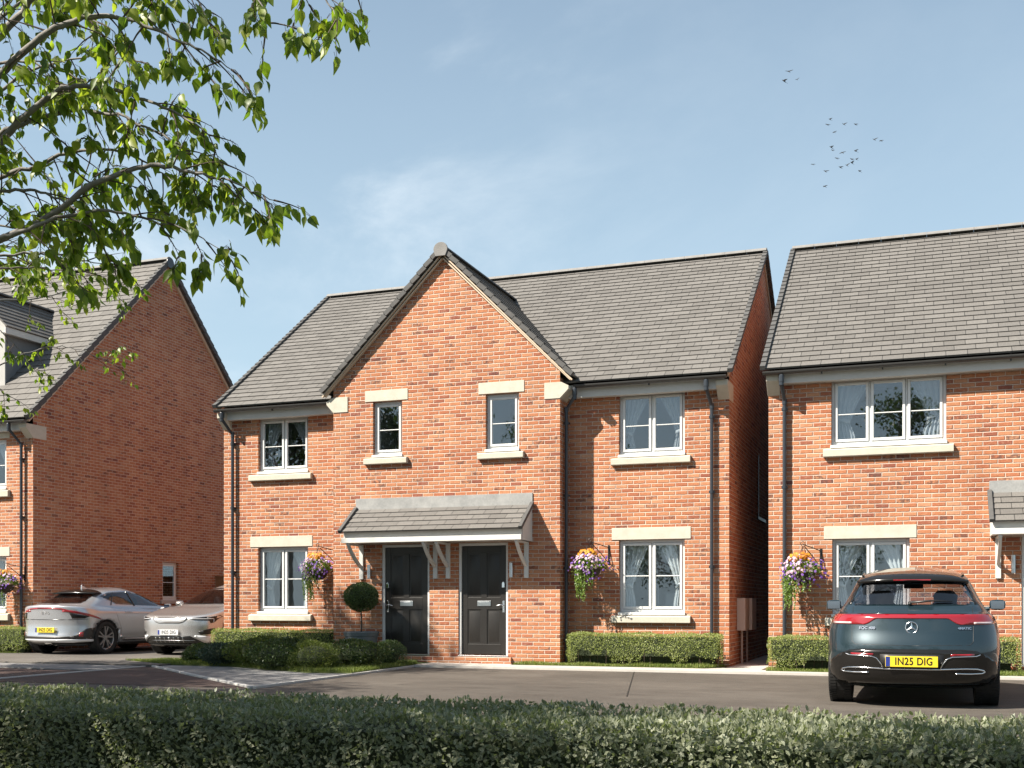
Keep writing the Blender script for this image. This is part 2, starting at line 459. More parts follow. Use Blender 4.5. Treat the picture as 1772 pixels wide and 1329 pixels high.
def tiled(mb, A, B, up, L, gauge=.2, th=.014, m=0):
    A, B, up = Vector(A), Vector(B), Vector(up).normalized()
    e = B - A; W = e.length; n = e.cross(up).normalized()
    if n.z < 0: n = -n
    k = int(math.ceil(L / gauge - 1e-6))
    rnd = random.Random(5)
    seg = max(1, int(W / .99))
    for i in range(k):
        t0 = i * gauge; t1 = min((i + 1) * gauge + .02, L)
        lows = []; mids = []; ups = []
        for s in range(seg + 1):
            p = A + e * (s / seg)
            w = rnd.uniform(-.002, .002)
            lows.append(p + up * (t0 + w)); ups.append(p + up * t1)
        for s in range(seg):
            u0, u1 = W * s / seg, W * (s + 1) / seg
            a, b = lows[s] + n * th * 2, lows[s + 1] + n * th * 2
            c, d = ups[s + 1] + n * th * .6, ups[s] + n * th * .6
            mb.quad(a, b, c, d, m, [(u0, i + .02), (u1, i + .02), (u1, i + .98), (u0, i + .98)])
            mb.quad(lows[s] - n * .004, lows[s + 1] - n * .004, b, a, m, [(u0, i + .01), (u1, i + .01), (u1, i + .02), (u0, i + .02)])
        # closed tile ends
        for P0, P1 in ((lows[0], ups[0]), (lows[-1], ups[-1])):
            mb.add([P0 - n * .004, P1 - n * .004, P1 + n * th * .6, P0 + n * th * 2], [(0, 1, 2, 3)], m, [[(0, i + .1)] * 4])

def verge_units(mb, P0, up, L, side, n, gauge=.2, w=.045, h=.038, m=0):
    """stepped dry-verge caps following the slope; side = unit vector outwards"""
    P0, up, side, n = Vector(P0), Vector(up).normalized(), Vector(side), Vector(n)
    k = int(math.ceil(L / gauge))
    for i in range(k):
        t0 = i * gauge; t1 = min((i + 1) * gauge, L)
        c = P0 + up * ((t0 + t1) / 2) + side * 0.0
        tilt = (up * 1.0 - n * .10).normalized()
        n2 = side.cross(tilt).normalized()
        if n2.z < 0: n2 = -n2
        mb.obox(c, tilt * ((t1 - t0) / 2 + .004), side * w, n2 * h, m)

def ridge_tiles(mb, A, B, r=.115, unit=.45, m=0, drop=.02):
    A, B = Vector(A), Vector(B); L = (B - A).length; d = (B - A).normalized()
    k = max(1, round(L / unit)); up = Vector((0, 0, 1)); s = d.cross(up)
    for i in range(k):
        p = A + d * (L * i / k); q = A + d * (L * (i + 1) / k)
        rows = []
        for t, rr in ((0, r), (1, r)):
            c = p + (q - p) * t
            if t == 0: c = c + d * .002
            if t == 1: c = c - d * .002
            ring = []
            for j in range(9):
                a = PI * (.06 + .88 * j / 8)
                ring.append(c + s * math.cos(a) * rr + up * (math.sin(a) * rr * .85 - drop - .05))
            for j in range(8, -1, -1):
                a = PI * (.06 + .88 * j / 8)
                ring.append(c + s * math.cos(a) * (rr - .018) + up * (math.sin(a) * (rr - .018) * .85 - drop - .05))
            rows.append(ring)
        n = len(rows[0]); vs = rows[0] + rows[1]
        fs = [(j, (j + 1) % n, n + (j + 1) % n, n + j) for j in range(n)]
        fs += [(j, j + 1, n - 2 - j, n - 1 - j) for j in range(8)] + [(n + j, n + j + 1, 2 * n - 2 - j, 2 * n - 1 - j) for j in range(8)]
        mb.add(vs, fs, m)
        # mortar bed between units
        if i:
            mb.lathe([(r - .004, -.007), (r - .004, .007)], (0, 0, 0), 4, m=m) if False else None

def window(parent, x0, x1, z0, z1, Y, lights=2, bar=.48, face='Y', mat='upvc', sub=True):
    """uPVC casement; returns the frame part"""
    f = MB(); g = MB()
    fw, sw, d0, d1 = .055, .048, Y + .085, Y + .145
    def B(mb, a, b, y0, y1, c, d):
        if face == 'Y': mb.box(a, b, y0, y1, c, d)
        else: mb.box(Y - (y1 - Y), Y - (y0 - Y), a, b, c, d)
    B(f, x0, x0 + fw, d0, d1, z0, z1); B(f, x1 - fw, x1, d0, d1, z0, z1)
    B(f, x0 + fw, x1 - fw, d0, d1, z1 - fw, z1); B(f, x0 + fw, x1 - fw, d0, d1, z0, z0 + fw)
    if sub: B(f, x0 - .012, x1 + .012, Y - .035, d0 + .02, z0 - .055, z0 - .002)
    W = (x1 - x0 - 2 * fw - (lights - 1) * .03) / lights
    for i in range(lights):
        a = x0 + fw + i * (W + .03); b = a + W
        if i: B(f, a - .03, a, d0 + .004, d1, z0 + fw, z1 - fw)
        s0, s1 = d0 - .018, d1 - .01
        c, d = z0 + fw, z1 - fw
        B(f, a + .003, a + sw, s0, s1, c + .003, d - .003); B(f, b - sw, b - .003, s0, s1, c + .003, d - .003)
        B(f, a + sw, b - sw, s0, s1, d - sw, d - .003); B(f, a + sw, b - sw, s0, s1, c + .003, c + sw)
        zb = c + sw + (d - c - 2 * sw) * bar
        B(f, a + sw, b - sw, s0 + .012, s0 + .036, zb - .009, zb + .009)
        B(g, a + sw - .005, b - sw + .005, s0 + .022, s0 + .028, c + sw - .005, d - sw + .005)
    w = f.build('window', M[mat], parent, bevel=.005, seg=1)
    g.build('pane', M['glass'], w)
    return w

def room(mb, x0, x1, z0, z1, Y, depth=2.4, m=0, ex=.5):
    a, b, c, d = x0 - ex, x1 + ex, z0 - .45, z1 + .25
    y0, y1 = Y + .17, Y + depth
    P = lambda x, y, z: (x, y, z)
    mb.quad(P(a, y1, c), P(b, y1, c), P(b, y1, d), P(a, y1, d), m)
    mb.quad(P(a, y0, c), P(a, y1, c), P(a, y1, d), P(a, y0, d), m)
    mb.quad(P(b, y0, c), P(b, y0, d), P(b, y1, d), P(b, y1, c), m)
    mb.quad(P(a, y0, d), P(a, y1, d), P(b, y1, d), P(b, y0, d), m)
    mb.quad(P(a, y0, c), P(b, y0, c), P(b, y1, c), P(a, y1, c), m)
    # inner faces around the opening
    for q in ((a, x0 - .002, c, d), (x1 + .002, b, c, d), (x0 - .002, x1 + .002, z1 + .002, d), (x0 - .002, x1 + .002, c, z0 - .002)):
        mb.quad(P(q[0], y0, q[2]), P(q[0], y0, q[3]), P(q[1], y0, q[3]), P(q[1], y0, q[2]), m)

def curtain_pair(x0, x1, z0, z1, Y, mat, where, tie=.40, wide=.46):
    W = x1 - x0
    for side in (0, 1):
        mb = MB(); nu, nv = 22, 26
        rows = []
        for i in range(nv + 1):
            v = i / nv
            if v > tie: k = (v - tie) / (1 - tie); w = .12 + (wide - .12) * (k ** 1.25)
            else: k = (tie - v) / tie; w = .12 + .05 * min(1, k * 2.0)
            w *= W; out = .02 * W
            row = []
            for j in range(nu + 1):
                u = j / nu
                x = out + w * u
                y = .03 * math.sin(u * 9 * PI + v * .6) * (0.35 + .65 * min(1, w / (.3 * W)))
                zz = z0 - .12 + (z1 - z0 + .16) * v
                if v > tie: zz -= .05 * u * math.sin(min(1, (v - tie) / .2) * PI)
                row.append(((x0 + x) if side == 0 else (x1 - x), Y + y, zz))
            rows.append(row)
        mb.grid(rows)
        # tie-back band
        zt = z0 - .12 + (z1 - z0 + .16) * tie
        xa, xb = (x0, x0 + .15 * W) if side == 0 else (x1 - .15 * W, x1)
        rise = .07
        mb.add([(xa, Y - .045, zt - .03 + (rise if side == 0 else -0.01)), (xb, Y - .045, zt - .03 + (-.01 if side == 0 else rise)),
                (xb, Y - .045, zt + .04 + (-.01 if side == 0 else rise)), (xa, Y - .045, zt + .04 + (rise if side == 0 else -0.01))], [(0, 1, 2, 3)])
        mb.org = ((x0 + x1) / 2, Y, z0)
        o = mb.build('curtain', M[mat], None, smooth=True)
        so = o.modifiers.new('thick', 'SOLIDIFY'); so.thickness = .004
        tag(o, '%s %s curtain %s' % (('left', 'right')[side], 'grey' if 'grey' in mat else 'white', where), 'curtain', 'tied back curtains in the windows')

def stone_lintel(parent, x0, x1, z0, z1, Y):
    MB().box(x0, x1, Y - .012, Y + .06, z0, z1).build('lintel', M['stone'], parent, bevel=.008)
def stone_sill(parent, x0, x1, z0, z1, Y):
    mb = MB(); p = .085
    mb.prism([(Y - p, z0 + .012), (Y - p + .012, z0), (Y + .05, z0), (Y + .05, z1 + .012), (Y - p + .01, z1 - .012), (Y - p, z1 - .022)], 'x', x0, x1)
    mb.build('sill', M['stone'], parent, bevel=.006)

def gutter_run(parent, x0, x1, Y, z):
    mb = MB()
    ring = []
    rows = []
    for x in (x0, x1):
        r = []
        for j in range(13):
            a = PI + PI * j / 12
            r.append((x, Y + math.cos(a) * .058, z + math.sin(a) * .058))
        for j in range(12, -1, -1):
            a = PI + PI * j / 12
            r.append((x, Y + math.cos(a) * .053, z + math.sin(a) * .053))
        rows.append(r)
    n = 26
    mb.add(rows[0] + rows[1], [(j, (j + 1) % n, n + (j + 1) % n, n + j) for j in range(n)])
    for x in (x0, x1):
        mb.add([(x, Y + math.cos(PI + PI * j / 12) * .06, z + math.sin(PI + PI * j / 12) * .06) for j in range(13)], [tuple(range(13))])
    k = int((x1 - x0) / .95)
    for i in range(1, k):
        x = x0 + (x1 - x0) * i / k
        mb.box(x - .012, x + .012, Y - .062, Y + .06, z - .005, z + .004)
        mb.box(x - .012, x + .012, Y + .02, Y + .06, z - .085, z - .03)
    mb.build('gutter', M['gutter'], parent)

def downpipe(parent, pts, r=.034):
    mb = MB(); mb.tube(pts, r, 10)
    p = Vector(pts[-1]); q = Vector(pts[-2])
    for z in np.arange(p.z + .5, q.z, 1.35):
        mb.box(p.x - .05, p.x + .05, p.y - .01, p.y + .075, z - .018, z + .018)
        mb.lathe([(.041, -.03), (.041, .03)], (p.x, p.y, z), 10)
    for a in pts[1:3]:
        mb.lathe([(.041, -.05), (.041, .05)], a, 10)
    mb.lathe([(.034, .0), (.046, -.02), (.046, -.13), (.034, -.15)], pts[0], 10)
    mb.build('downpipe', M['dark_pipe'], parent, smooth=False)

def kneeler_side(parent, X, Yw, zt, sgn):
    """cream stone kneeler at the eaves of a side gable; sgn = outward direction"""
    mb = MB()
    prof = [(Yw + .42, zt), (Yw + .42, zt - .32), (Yw, zt - .32), (Yw - .235, zt - .10), (Yw - .235, zt)]
    a, b = X + sgn * .012, X - sgn * .20
    mb.prism(prof if sgn < 0 else prof, 'x', min(a, b), max(a, b))
    mb.build('kneeler', M['stone'], parent, bevel=.006)

def fascia_soffit(parent, x0, x1, Yf, Yw, zb, zt):
    MB().box(x0, x1, Yf, Yf + .02, zb, zt).build('fascia', M['fascia'], parent)
    MB().box(x0, x1, Yf + .021, Yw, zb + .006, zb + .018).build('soffit', M['fascia'], parent)

def side_gable(mb, X, Y0, Y1, z0, ze, Yr, zr, face):
    """pentagon side wall with brick UVs (z0 base, ze at eaves, zr at ridge)"""
    poly = [(Y0, z0), (Y1, z0), (Y1, ze), (Yr, zr), (Y0, ze)]
    if face < 0: poly = poly[::-1]
    mb.add([(X, y, z) for y, z in poly], [tuple(range(5))], 0, [[(y + .11, z) for y, z in poly]])

def canopy(parent, x0, x1, Yw, Yf, z_wall, z_front, flash_top, brackets, left_end=True, courses=5):
    can = MB()
    slope = Vector((0, Yw - Yf, z_wall - z_front)); L = slope.length; up = slope.normalized()
    tiled(can, (x0 + .04, Yf, z_front), (x1 - .04, Yf, z_front), up, L, L / courses + .0001, .013)
    c = can.build('porch_canopy', M['tile'], parent)
    v = MB(); n = Vector((0, -up.z, up.y))
    for X, s in ((x0, -1), (x1, 1)):
        p = Vector((X, Yf - .01, z_front)); mid = p + up * (L / 2)
        v.obox(mid + n * .022, up * (L / 2 + .01), Vector((.035, 0, 0)), n * .035)
    v.build('verge', M['verge'], c, bevel=.008)
    MB().box(x0 - .005, x1 + .005, Yw - .022, Yw - .001, z_wall - .02, flash_top).build('lead_flashing', M['lead'], c, bevel=.004)
    f = MB()
    f.box(x0 + .02, x1 - .02, Yf + .105, Yf + .13, z_front - .20, z_front + .03)
    f.box(x0 + .004, x1 - .004, Yf + .03, Yf + .105, z_front - .20, z_front - .105)
    f.build('fascia', M['fascia'], c, bevel=.004)
    MB().box(x0 + .025, x1 - .025, Yf + .131, Yw - .003, z_front - .19, z_front - .175).build('soffit', M['fascia'], c)
    for X in (x0 + .005, x1 - .025):
        MB().prism([(Yf + .131, z_front - .20), (Yw - .002, z_front - .20), (Yw - .002, z_wall - .05), (Yf + .131, z_front + .04)], 'x', X, X + .018).build('end_panel', M['fascia'], c)
    for X in brackets:
        b = MB()
        zt = z_front - .205; zb = zt - .68
        b.box(X - .042, X + .042, Yw - .045, Yw - .001, zb, zt)
        pts = []
        for i in range(9):
            t = i / 8
            a = t * PI / 2
            pts.append((X, Yf + .10 + (Yw - .05 - Yf - .10) * (1 - math.cos(a)) * .35 + (Yw - .05 - Yf - .10) * t * .65, zt - .02 - .42 * (math.sin(a) * .25 + t * .75)))
        for i in range(8):
            p, q = Vector(pts[i]), Vector(pts[i + 1]); d = (q - p)
            nn = Vector((1, 0, 0)).cross(d).normalized()
            b.obox((p + q) / 2, d * .53, Vector((.026, 0, 0)), nn * .03)
        b.box(X - .032, X + .032, Yf + .07, Yw - .046, zt - .035, zt - .001)
        b.build('bracket', M['fascia'], c, bevel=.004)
    return c

def wall_light(parent, X, Y, z0, z1):
    mb = MB(); mb.lathe([(0, z0), (.036, z0), (.036, z1), (0, z1)], (X, Y - .075, 0), 16)
    mb.lathe([(.0375, (z0 + z1) / 2 - .012), (.0375, (z0 + z1) / 2 + .012)], (X, Y - .075, 0), 16)
    mb.box(X - .025, X + .025, Y - .05, Y - .001, (z0 + z1) / 2 - .05, (z0 + z1) / 2 + .05)
    mb.build('wall_light', M['steel'], parent, smooth=False)

def front_door(parent, x0, x1, z0, z1, Y, handle=-1, label=None):
    fr = MB(); w = .05
    fr.box(x0, x0 + w, Y + .03, Y + .12, z0, z1); fr.box(x1 - w, x1, Y + .03, Y + .12, z0, z1); fr.box(x0 + w, x1 - w, Y + .03, Y + .12, z1 - w, z1)
    a, b, c, d = x0 + w + .004, x1 - w - .004, z0 + .012, z1 - w - .004
    yl = Y + .062
    dm = MB()
    st, top, mid0, mid1, bot = .115, d - .13, 1.055, 1.285, c + .20
    xm = (a + b) / 2
    dm.box(a, b, yl + .013, yl + .05, c, d)
    for q in ((a, a + st, c, d), (b - st, b, c, d), (xm - st / 2, xm + st / 2, bot, top)):
        dm.box(q[0], q[1], yl, yl + .0129, q[2], q[3])
    for q in ((top, d), (mid0, mid1), (c, bot)):
        dm.box(a + st, b - st, yl + .0004, yl + .0128, q[0], q[1])
    for xa, xb in ((a + st, xm - st / 2), (xm + st / 2, b - st)):
        for za, zb in ((bot, mid0), (mid1, top)):
            i = .035
            dm.add([(xa + i, yl + .0128, za + i), (xb - i, yl + .0128, za + i), (xb - i, yl + .0128, zb - i), (xa + i, yl + .0128, zb - i),
                    (xa + i + .03, yl + .002, za + i + .03), (xb - i - .03, yl + .002, za + i + .03), (xb - i - .03, yl + .002, zb - i - .03), (xa + i + .03, yl + .002, zb - i - .03)],
                   [(4, 5, 6, 7), (0, 1, 5, 4), (1, 2, 6, 5), (2, 3, 7, 6), (3, 0, 4, 7)])
    door = dm.build('front_door', M['door'], parent, bevel=.004, seg=2)
    fr.build('door_frame', M['upvc'], door, bevel=.005)
    MB().box(x0 - .01, x1 + .01, Y - .012, Y + .13, z0 - .03, z0 - .001).build('threshold', M['steel'], door, bevel=.004)
    lp = MB(); lp.box(xm - .135, xm + .135, yl - .012, yl, mid0 + .065, mid0 + .165)
    lp.box(xm - .105, xm + .105, yl - .016, yl - .012, mid0 + .085, mid0 + .145)
    lp.build('letter_plate', M['steel'], door, bevel=.004)
    hx = a + .055 if handle < 0 else b - .055
    h = MB(); h.box(hx - .02, hx + .02, yl - .012, yl, 1.0, 1.22)
    s = -handle
    h.tube([(hx, yl - .012, 1.135), (hx, yl - .055, 1.135), (hx + s * .04, yl - .06, 1.145), (hx + s * .125, yl - .05, 1.125)], .011, 8)
    h.lathe([(0, -.008), (.012, -.008), (.012, 0)], (hx, yl - .012, 1.045), 8, 'y')
    h.build('handle', M['chrome'], door, bevel=.003)
    k = MB(); k.prism([(hx - .026, 1.47), (hx + .026, 1.47), (hx + .026, 1.545), (hx + .018, 1.57), (hx, 1.58), (hx - .018, 1.57), (hx - .026, 1.545)], 'y', yl - .03, yl)
    k.build('door_knocker', M['chrome'], door, bevel=.004)
    return door

# ---- the semi-detached pair
def main_house():
    h = thing('semi_detached_house', 'red brick semi detached house with a steep central front gable over two dark doors', 'house', (-8.63, 20.48, 0))
    G, Mn = 20.0, 20.48
    X0, X1, gx0, gx1 = -13.95, -3.30, -11.065, -6.335
    up = Vector((0, .8076, .5897)); L = 5.97
    wl = MB()
    mw = [(-13.11, -11.92, 3.862, 5.04), (-5.34, -4.105, 3.867, 5.07), (-13.11, -11.92, .947, 2.345), (-5.34, -4.105, .947, 2.345)]
    wall_open(wl, 'Y', Mn, X0, gx0, -.05, 5.14, [mw[0], mw[2]], .10)
    wall_open(wl, 'Y', Mn, gx1, X1, -.05, 5.14, [mw[1], mw[3]], .10)
    gw = [(-10.19, -9.555, 4.022, 5.13), (-7.81, -7.14, 4.022, 5.13)]
    ds = [(-10.0, -8.976, .19, 2.315), (-8.372, -7.36, .185, 2.318)]
    wall_open(wl, 'Y', G, gx0, gx1, -.05, 5.30, gw + ds, .10)
    # triangular top of the front gable
    cx, za = -8.675, 7.83
    P = [(gx0, 5.30), (gx1, 5.30), (gx1, 5.475), (cx, za), (gx0, 5.475)]
    wl.add([(x, G, z) for x, z in P], [(0, 1, 2, 3, 4)], 0, [P])
    # returns of the projecting bay
    for X, f in ((gx0, -1), (gx1, 1)):
        q = [(X, G, -.05), (X, Mn, -.05), (X, Mn, 5.36), (X, G, 5.36)]
        u = [(X, -.05), (X + Mn - G, -.05), (X + Mn - G, 5.36), (X, 5.36)]
        if f > 0: wl.quad(*q, 0, u)
        else: wl.quad(*q[::-1], 0, u[::-1])
    side_gable(wl, X0, Mn, 29.52, -.05, 5.44, 25.0, 8.72, -1)
    side_gable(wl, X1, Mn, 29.52, -.05, 5.44, 25.0, 8.72, 1)
    wl.quad((X1, 29.52, -.05), (X0, 29.52, -.05), (X0, 29.52, 5.4), (X1, 29.52, 5.4))
    wl.build('wall', M['brick'], h)
    # rooms
    for i, q in enumerate(mw):
        rm = MB(); room(rm, *q, Mn, 2.6); rm.build('inner_wall', M[('room', 'room_warm', 'room_light', 'room')[i]], h)
    for q in gw:
        rm = MB(); room(rm, *q, G, 2.2, ex=.3); rm.build('inner_wall', M['room'], h)
    # roof
    r = MB(); A = (-13.95, 20.18, 5.27); B = (-3.25, 20.18, 5.27)
    tiled(r, A, B, up, L, .2)
    tiled(r, (B[0], 29.82, 5.27), (A[0], 29.82, 5.27), (0, -up.y, up.z), L, .6)
    roof = r.build('roof', M['tile'], h)
    rt = MB(); ridge_tiles(rt, (-13.97, 25.0, 8.86), (-3.21, 25.0, 8.86)); rt.build('ridge', M['ridge'], roof, smooth=False)
    n = Vector((0, -up.z, up.y)); n2 = Vector((0, up.z, up.y))
    for X, s in ((-13.965, -1), (-3.235, 1)):
        vg = MB()
        verge_units(vg, Vector((X, 20.17, 5.27)) + n * .02, up, L, Vector((s, 0, 0)), n)
        verge_units(vg, Vector((X, 29.83, 5.27)) + n2 * .02, Vector((0, -up.y, up.z)), L, Vector((s, 0, 0)), n2)
        vg.build('verge', M['verge'], roof)
    for X in (-13.965, -3.285):
        bb = MB()
        for (ya, yb) in ((20.25, 25.0), (29.75, 25.0)):
            za0, zb0 = 5.27 + .05 - .07, 8.79 - .07
            p, q = Vector((X, ya, za0)), Vector((X, yb, zb0)); d = (q - p)
            bb.obox((p + q) / 2, d * .5, Vector((.012, 0, 0)), Vector((0, -d.z, d.y)).normalized() * .05)
        bb.build('bargeboard', M['cream_board'], roof)
    # front gable roof
    g = MB(); s2 = math.sqrt(.5)
    Lg = 3.66; ze = 5.36
    xL, xR = cx - Lg * s2 - .005, cx + Lg * s2 + .005
    tiled(g, (xR, 19.90, ze), (xR, 24.0, ze), (-s2, 0, s2), Lg, .2)
    tiled(g, (xL, 24.0, ze), (xL, 19.90, ze), (s2, 0, s2), Lg, .2)
    groof = g.build('gable_roof', M['tile'], h)
    rt = MB(); ridge_tiles(rt, (cx, 19.87, 7.99), (cx, 24.05, 7.99), .125); rt.build('ridge', M['verge'], groof)
    cp = MB(); cp.prism([(cx + .145 * math.cos(a), 7.93 + .135 * math.sin(a)) for a in np.linspace(-.28, PI + .28, 15)] + [(cx - .10, 7.80), (cx + .10, 7.80)][::1], 'y', 19.835, 19.868)
    cp.build('ridge_end_cap', M['ridge'], groof, bevel=.006)
    vg = MB()
    verge_units(vg, Vector((xR + .01, 19.905, ze + .012)) , (-s2, 0, s2), Lg, Vector((0, -1, 0)), Vector((s2, 0, s2)), .2, .05, .043)
    vg.build('verge', M['verge'], groof); vg = MB()
    verge_units(vg, Vector((xL - .01, 19.905, ze + .012)), (s2, 0, s2), Lg, Vector((0, -1, 0)), Vector((-s2, 0, s2)), .2, .05, .043)
    vg.build('verge', M['verge'], groof)
    for s in (-1, 1):
        bb = MB()
        p = Vector((cx + s * (Lg * s2 + .01), 19.925, ze - .085)); q = Vector((cx + s * .03, 19.925, 7.86 - .03)); d = q - p
        bb.obox((p + q) / 2, d * .5, Vector((0, .02, 0)), Vector((-d.z, 0, d.x)).normalized() * .013)
        p = Vector((cx + s * (Lg * s2 - .03), 19.965, ze - .075)); q = Vector((cx, 19.965, 7.83 - .04)); d = q - p
        bb.obox((p + q) / 2, d * .5, Vector((0, .03, 0)), Vector((-d.z, 0, d.x)).normalized() * .012)
        bb.build('bargeboard', M['cream_board'], groof)
    # kneelers of the front gable
    for s, xo, xi, xt in ((-1, gx0, -10.74, -11.215), (1, gx1, -6.636, -6.165)):
        prof = [(xi, 4.962), (xi, 5.265), (xt - s * .115 * 0 - s * .145, 5.265), (xt, 5.19), (xt, 5.13), (xo, 4.962)]
        MB().prism(prof, 'y', G - .016, G + .45).build('kneeler', M['stone'], h, bevel=.006)
    kneeler_side(h, X0, Mn, 5.16, -1); kneeler_side(h, X1, Mn, 5.16, 1)
    # eaves
    fascia_soffit(h, -13.90, gx0 - .002, 20.30, Mn, 5.01, 5.25)
    fascia_soffit(h, gx1 + .002, -3.36, 20.30, Mn, 5.01, 5.25)
    gutter_run(h, -13.97, gx0 - .17, 20.172, 5.222); gutter_run(h, gx1 + .22, -3.30, 20.172, 5.222)
    zb = -.02
    downpipe(h, [(-13.80, 20.18, 5.17), (-13.80, 20.18, 5.02), (-13.69, 20.41, 4.72), (-13.69, 20.41, zb)])
    downpipe(h, [(-3.66, 20.18, 5.17), (-3.66, 20.18, 5.02), (-3.60, 20.41, 4.72), (-3.60, 20.41, zb)])
    downpipe(h, [(-6.10, 20.15, 5.17), (-6.10, 20.15, 5.0), (-6.275, 20.20, 4.78), (-6.275, 20.20, zb)])
    # windows
    names = ['behind the upper window left of the central gable', 'behind the upper window right of the central gable',
             'behind the ground window left of the porch', 'behind the ground window right of the porch']
    for i, q in enumerate(mw):
        window(h, q[0], q[1], q[2] + .062, q[3], Mn, 2, .46 if i < 2 else .5)
        curtain_pair(q[0] + .04, q[1] - .04, q[2] + .06, q[3], Mn + .26, 'curtain_grey' if i < 2 else 'curtain_white', names[i])
    for q in gw: window(h, q[0], q[1], q[2] + .062, q[3], G, 1, .46)
    for x0, x1, z in ((-13.30, -11.815, 3.725), (-5.475, -3.99, 3.73), ): stone_sill(h, x0, x1, z, z + .135, Mn)
    for x0, x1 in ((-13.30, -11.815), (-5.475, -3.99)):
        stone_sill(h, x0, x1, .805, .945, Mn); stone_lintel(h, x0, x1, 2.347, 2.57, Mn)
    for x0, x1 in ((-10.36, -9.43), (-7.955, -7.032)):
        stone_sill(h, x0, x1, 3.892, 4.02, G); stone_lintel(h, x0, x1, 5.132, 5.35, G)
    front_door(h, *ds[0], G, -1); front_door(h, *ds[1], G, 1)
    # brick step under the doors
    st = MB(); st.box(-10.08, -7.28, G - .05, G + .12, -.05, .155); st.build('step', M['brick'], h, bevel=.006)
    canopy(h, -10.55, -6.87, G, 19.33, 3.02, 2.53, 3.235, (-10.43, -8.84, -8.575, -6.985))
    wall_light(h, -10.24, G, 1.66, 1.93); wall_light(h, -7.27, G, 1.66, 1.93)
    # meter cabinets on the side wall
    for ya, yb, dp in ((21.35, 21.85, .16), (21.95, 22.55, .20)):
        mt = MB(); mt.box(X1 + .002, X1 + dp, ya, yb, .66, 1.27); mt.tube([(X1 + .06, (ya + yb) / 2, .665), (X1 + .06, (ya + yb) / 2, .0)], .022, 8)
        mt.build('meter_box', M['meter'], h, bevel=.02)
    # small high side windows in the passage
    sd = MB(); sd.box(X1 - .01, X1 + .02, 24.2, 24.26, 3.0, 4.3); sd.box(X1 - .01, X1 + .03, 24.1, 25.3, 2.94, 3.0); sd.build('side_window', M['dark_pipe'], h)
    return h

def right_house():
    h = thing('detached_house', 'red brick house behind the parked dark teal car, cut off by the right edge', 'house', (1.5, 20.1, 0))
    Y = 20.1; X0, X1 = -2.555, 6.2
    up = Vector((0, .8126, .5828)); L = 5.91
    wl = MB()
    ops = [(-1.50, .344, 3.812, 5.0), (-1.485, -.234, .927, 2.265), (1.48, 2.5, .17, 2.28)]
    wall_open(wl, 'Y', Y, X0, X1, -.05, 5.06, ops, .10)
    side_gable(wl, X0, Y, 29.1, -.05, 5.36, 24.6, 8.58, -1); side_gable(wl, X1, Y, 29.1, -.05, 5.36, 24.6, 8.58, 1)
    wl.quad((X1, 29.1, -.05), (X0, 29.1, -.05), (X0, 29.1, 5.3), (X1, 29.1, 5.3))
    wl.build('wall', M['brick'], h)
    rm = MB(); room(rm, *ops[0], Y, 2.6); rm.build('inner_wall', M['room_warm'], h)
    rm = MB(); room(rm, *ops[1], Y, 2.6); rm.build('inner_wall', M['room'], h)
    r = MB(); A = (X0 - .05, 19.8, 5.19); B = (X1 + .05, 19.8, 5.19)
    tiled(r, A, B, up, L, .2); tiled(r, (B[0], 29.4, 5.19), (A[0], 29.4, 5.19), (0, -up.y, up.z), L, .6)
    roof = r.build('roof', M['tile'], h)
    rt = MB(); ridge_tiles(rt, (X0 - .07, 24.6, 8.71), (X1 + .07, 24.6, 8.71)); rt.build('ridge', M['ridge'], roof)
    n = Vector((0, -up.z, up.y))
    for X, s in ((X0 - .06, -1), (X1 + .06, 1)):
        vg = MB(); verge_units(vg, Vector((X, 19.79, 5.19)) + n * .02, up, L, Vector((s, 0, 0)), n)
        vg.build('verge', M['verge'], roof)
    kneeler_side(h, X0, Y, 5.10, -1)
    fascia_soffit(h, X0 + .05, X1, 19.92, Y, 4.955, 5.17)
    gutter_run(h, X0 - .06, X1, 19.795, 5.145)
    downpipe(h, [(-2.30, 19.80, 5.09), (-2.30, 19.80, 4.95), (-2.275, 20.03, 4.66), (-2.275, 20.03, -.02)])
    window(h, -1.50, .344, 3.874, 5.0, Y, 3, .46); window(h, -1.485, -.234, .99, 2.265, Y, 2, .5)
    curtain_pair(-1.46, .30, 3.92, 5.0, Y + .26, 'curtain_grey', 'in the wide upper window above the dark teal car', .40, .34)
    curtain_pair(-1.45, -.27, 1.03, 2.265, Y + .26, 'curtain_white', 'in the ground window behind the dark teal car')
    stone_sill(h, -1.63, .455, 3.665, 3.81, Y); stone_sill(h, -1.60, -.12, .78, .925, Y); stone_lintel(h, -1.62, -.122, 2.267, 2.487, Y)
    front_door(h, *ops[2], Y, -1)
    MB().box(1.35, 4.6, Y - .05, Y + .12, -.05, .135).build('step', M['brick'], h, bevel=.006)
    canopy(h, 1.0, 4.7, Y, 19.43, 2.98, 2.46, 3.17, (1.13, 2.75, 3.0, 4.58))
    wall_light(h, 1.355, Y, 1.66, 1.95)
    return h

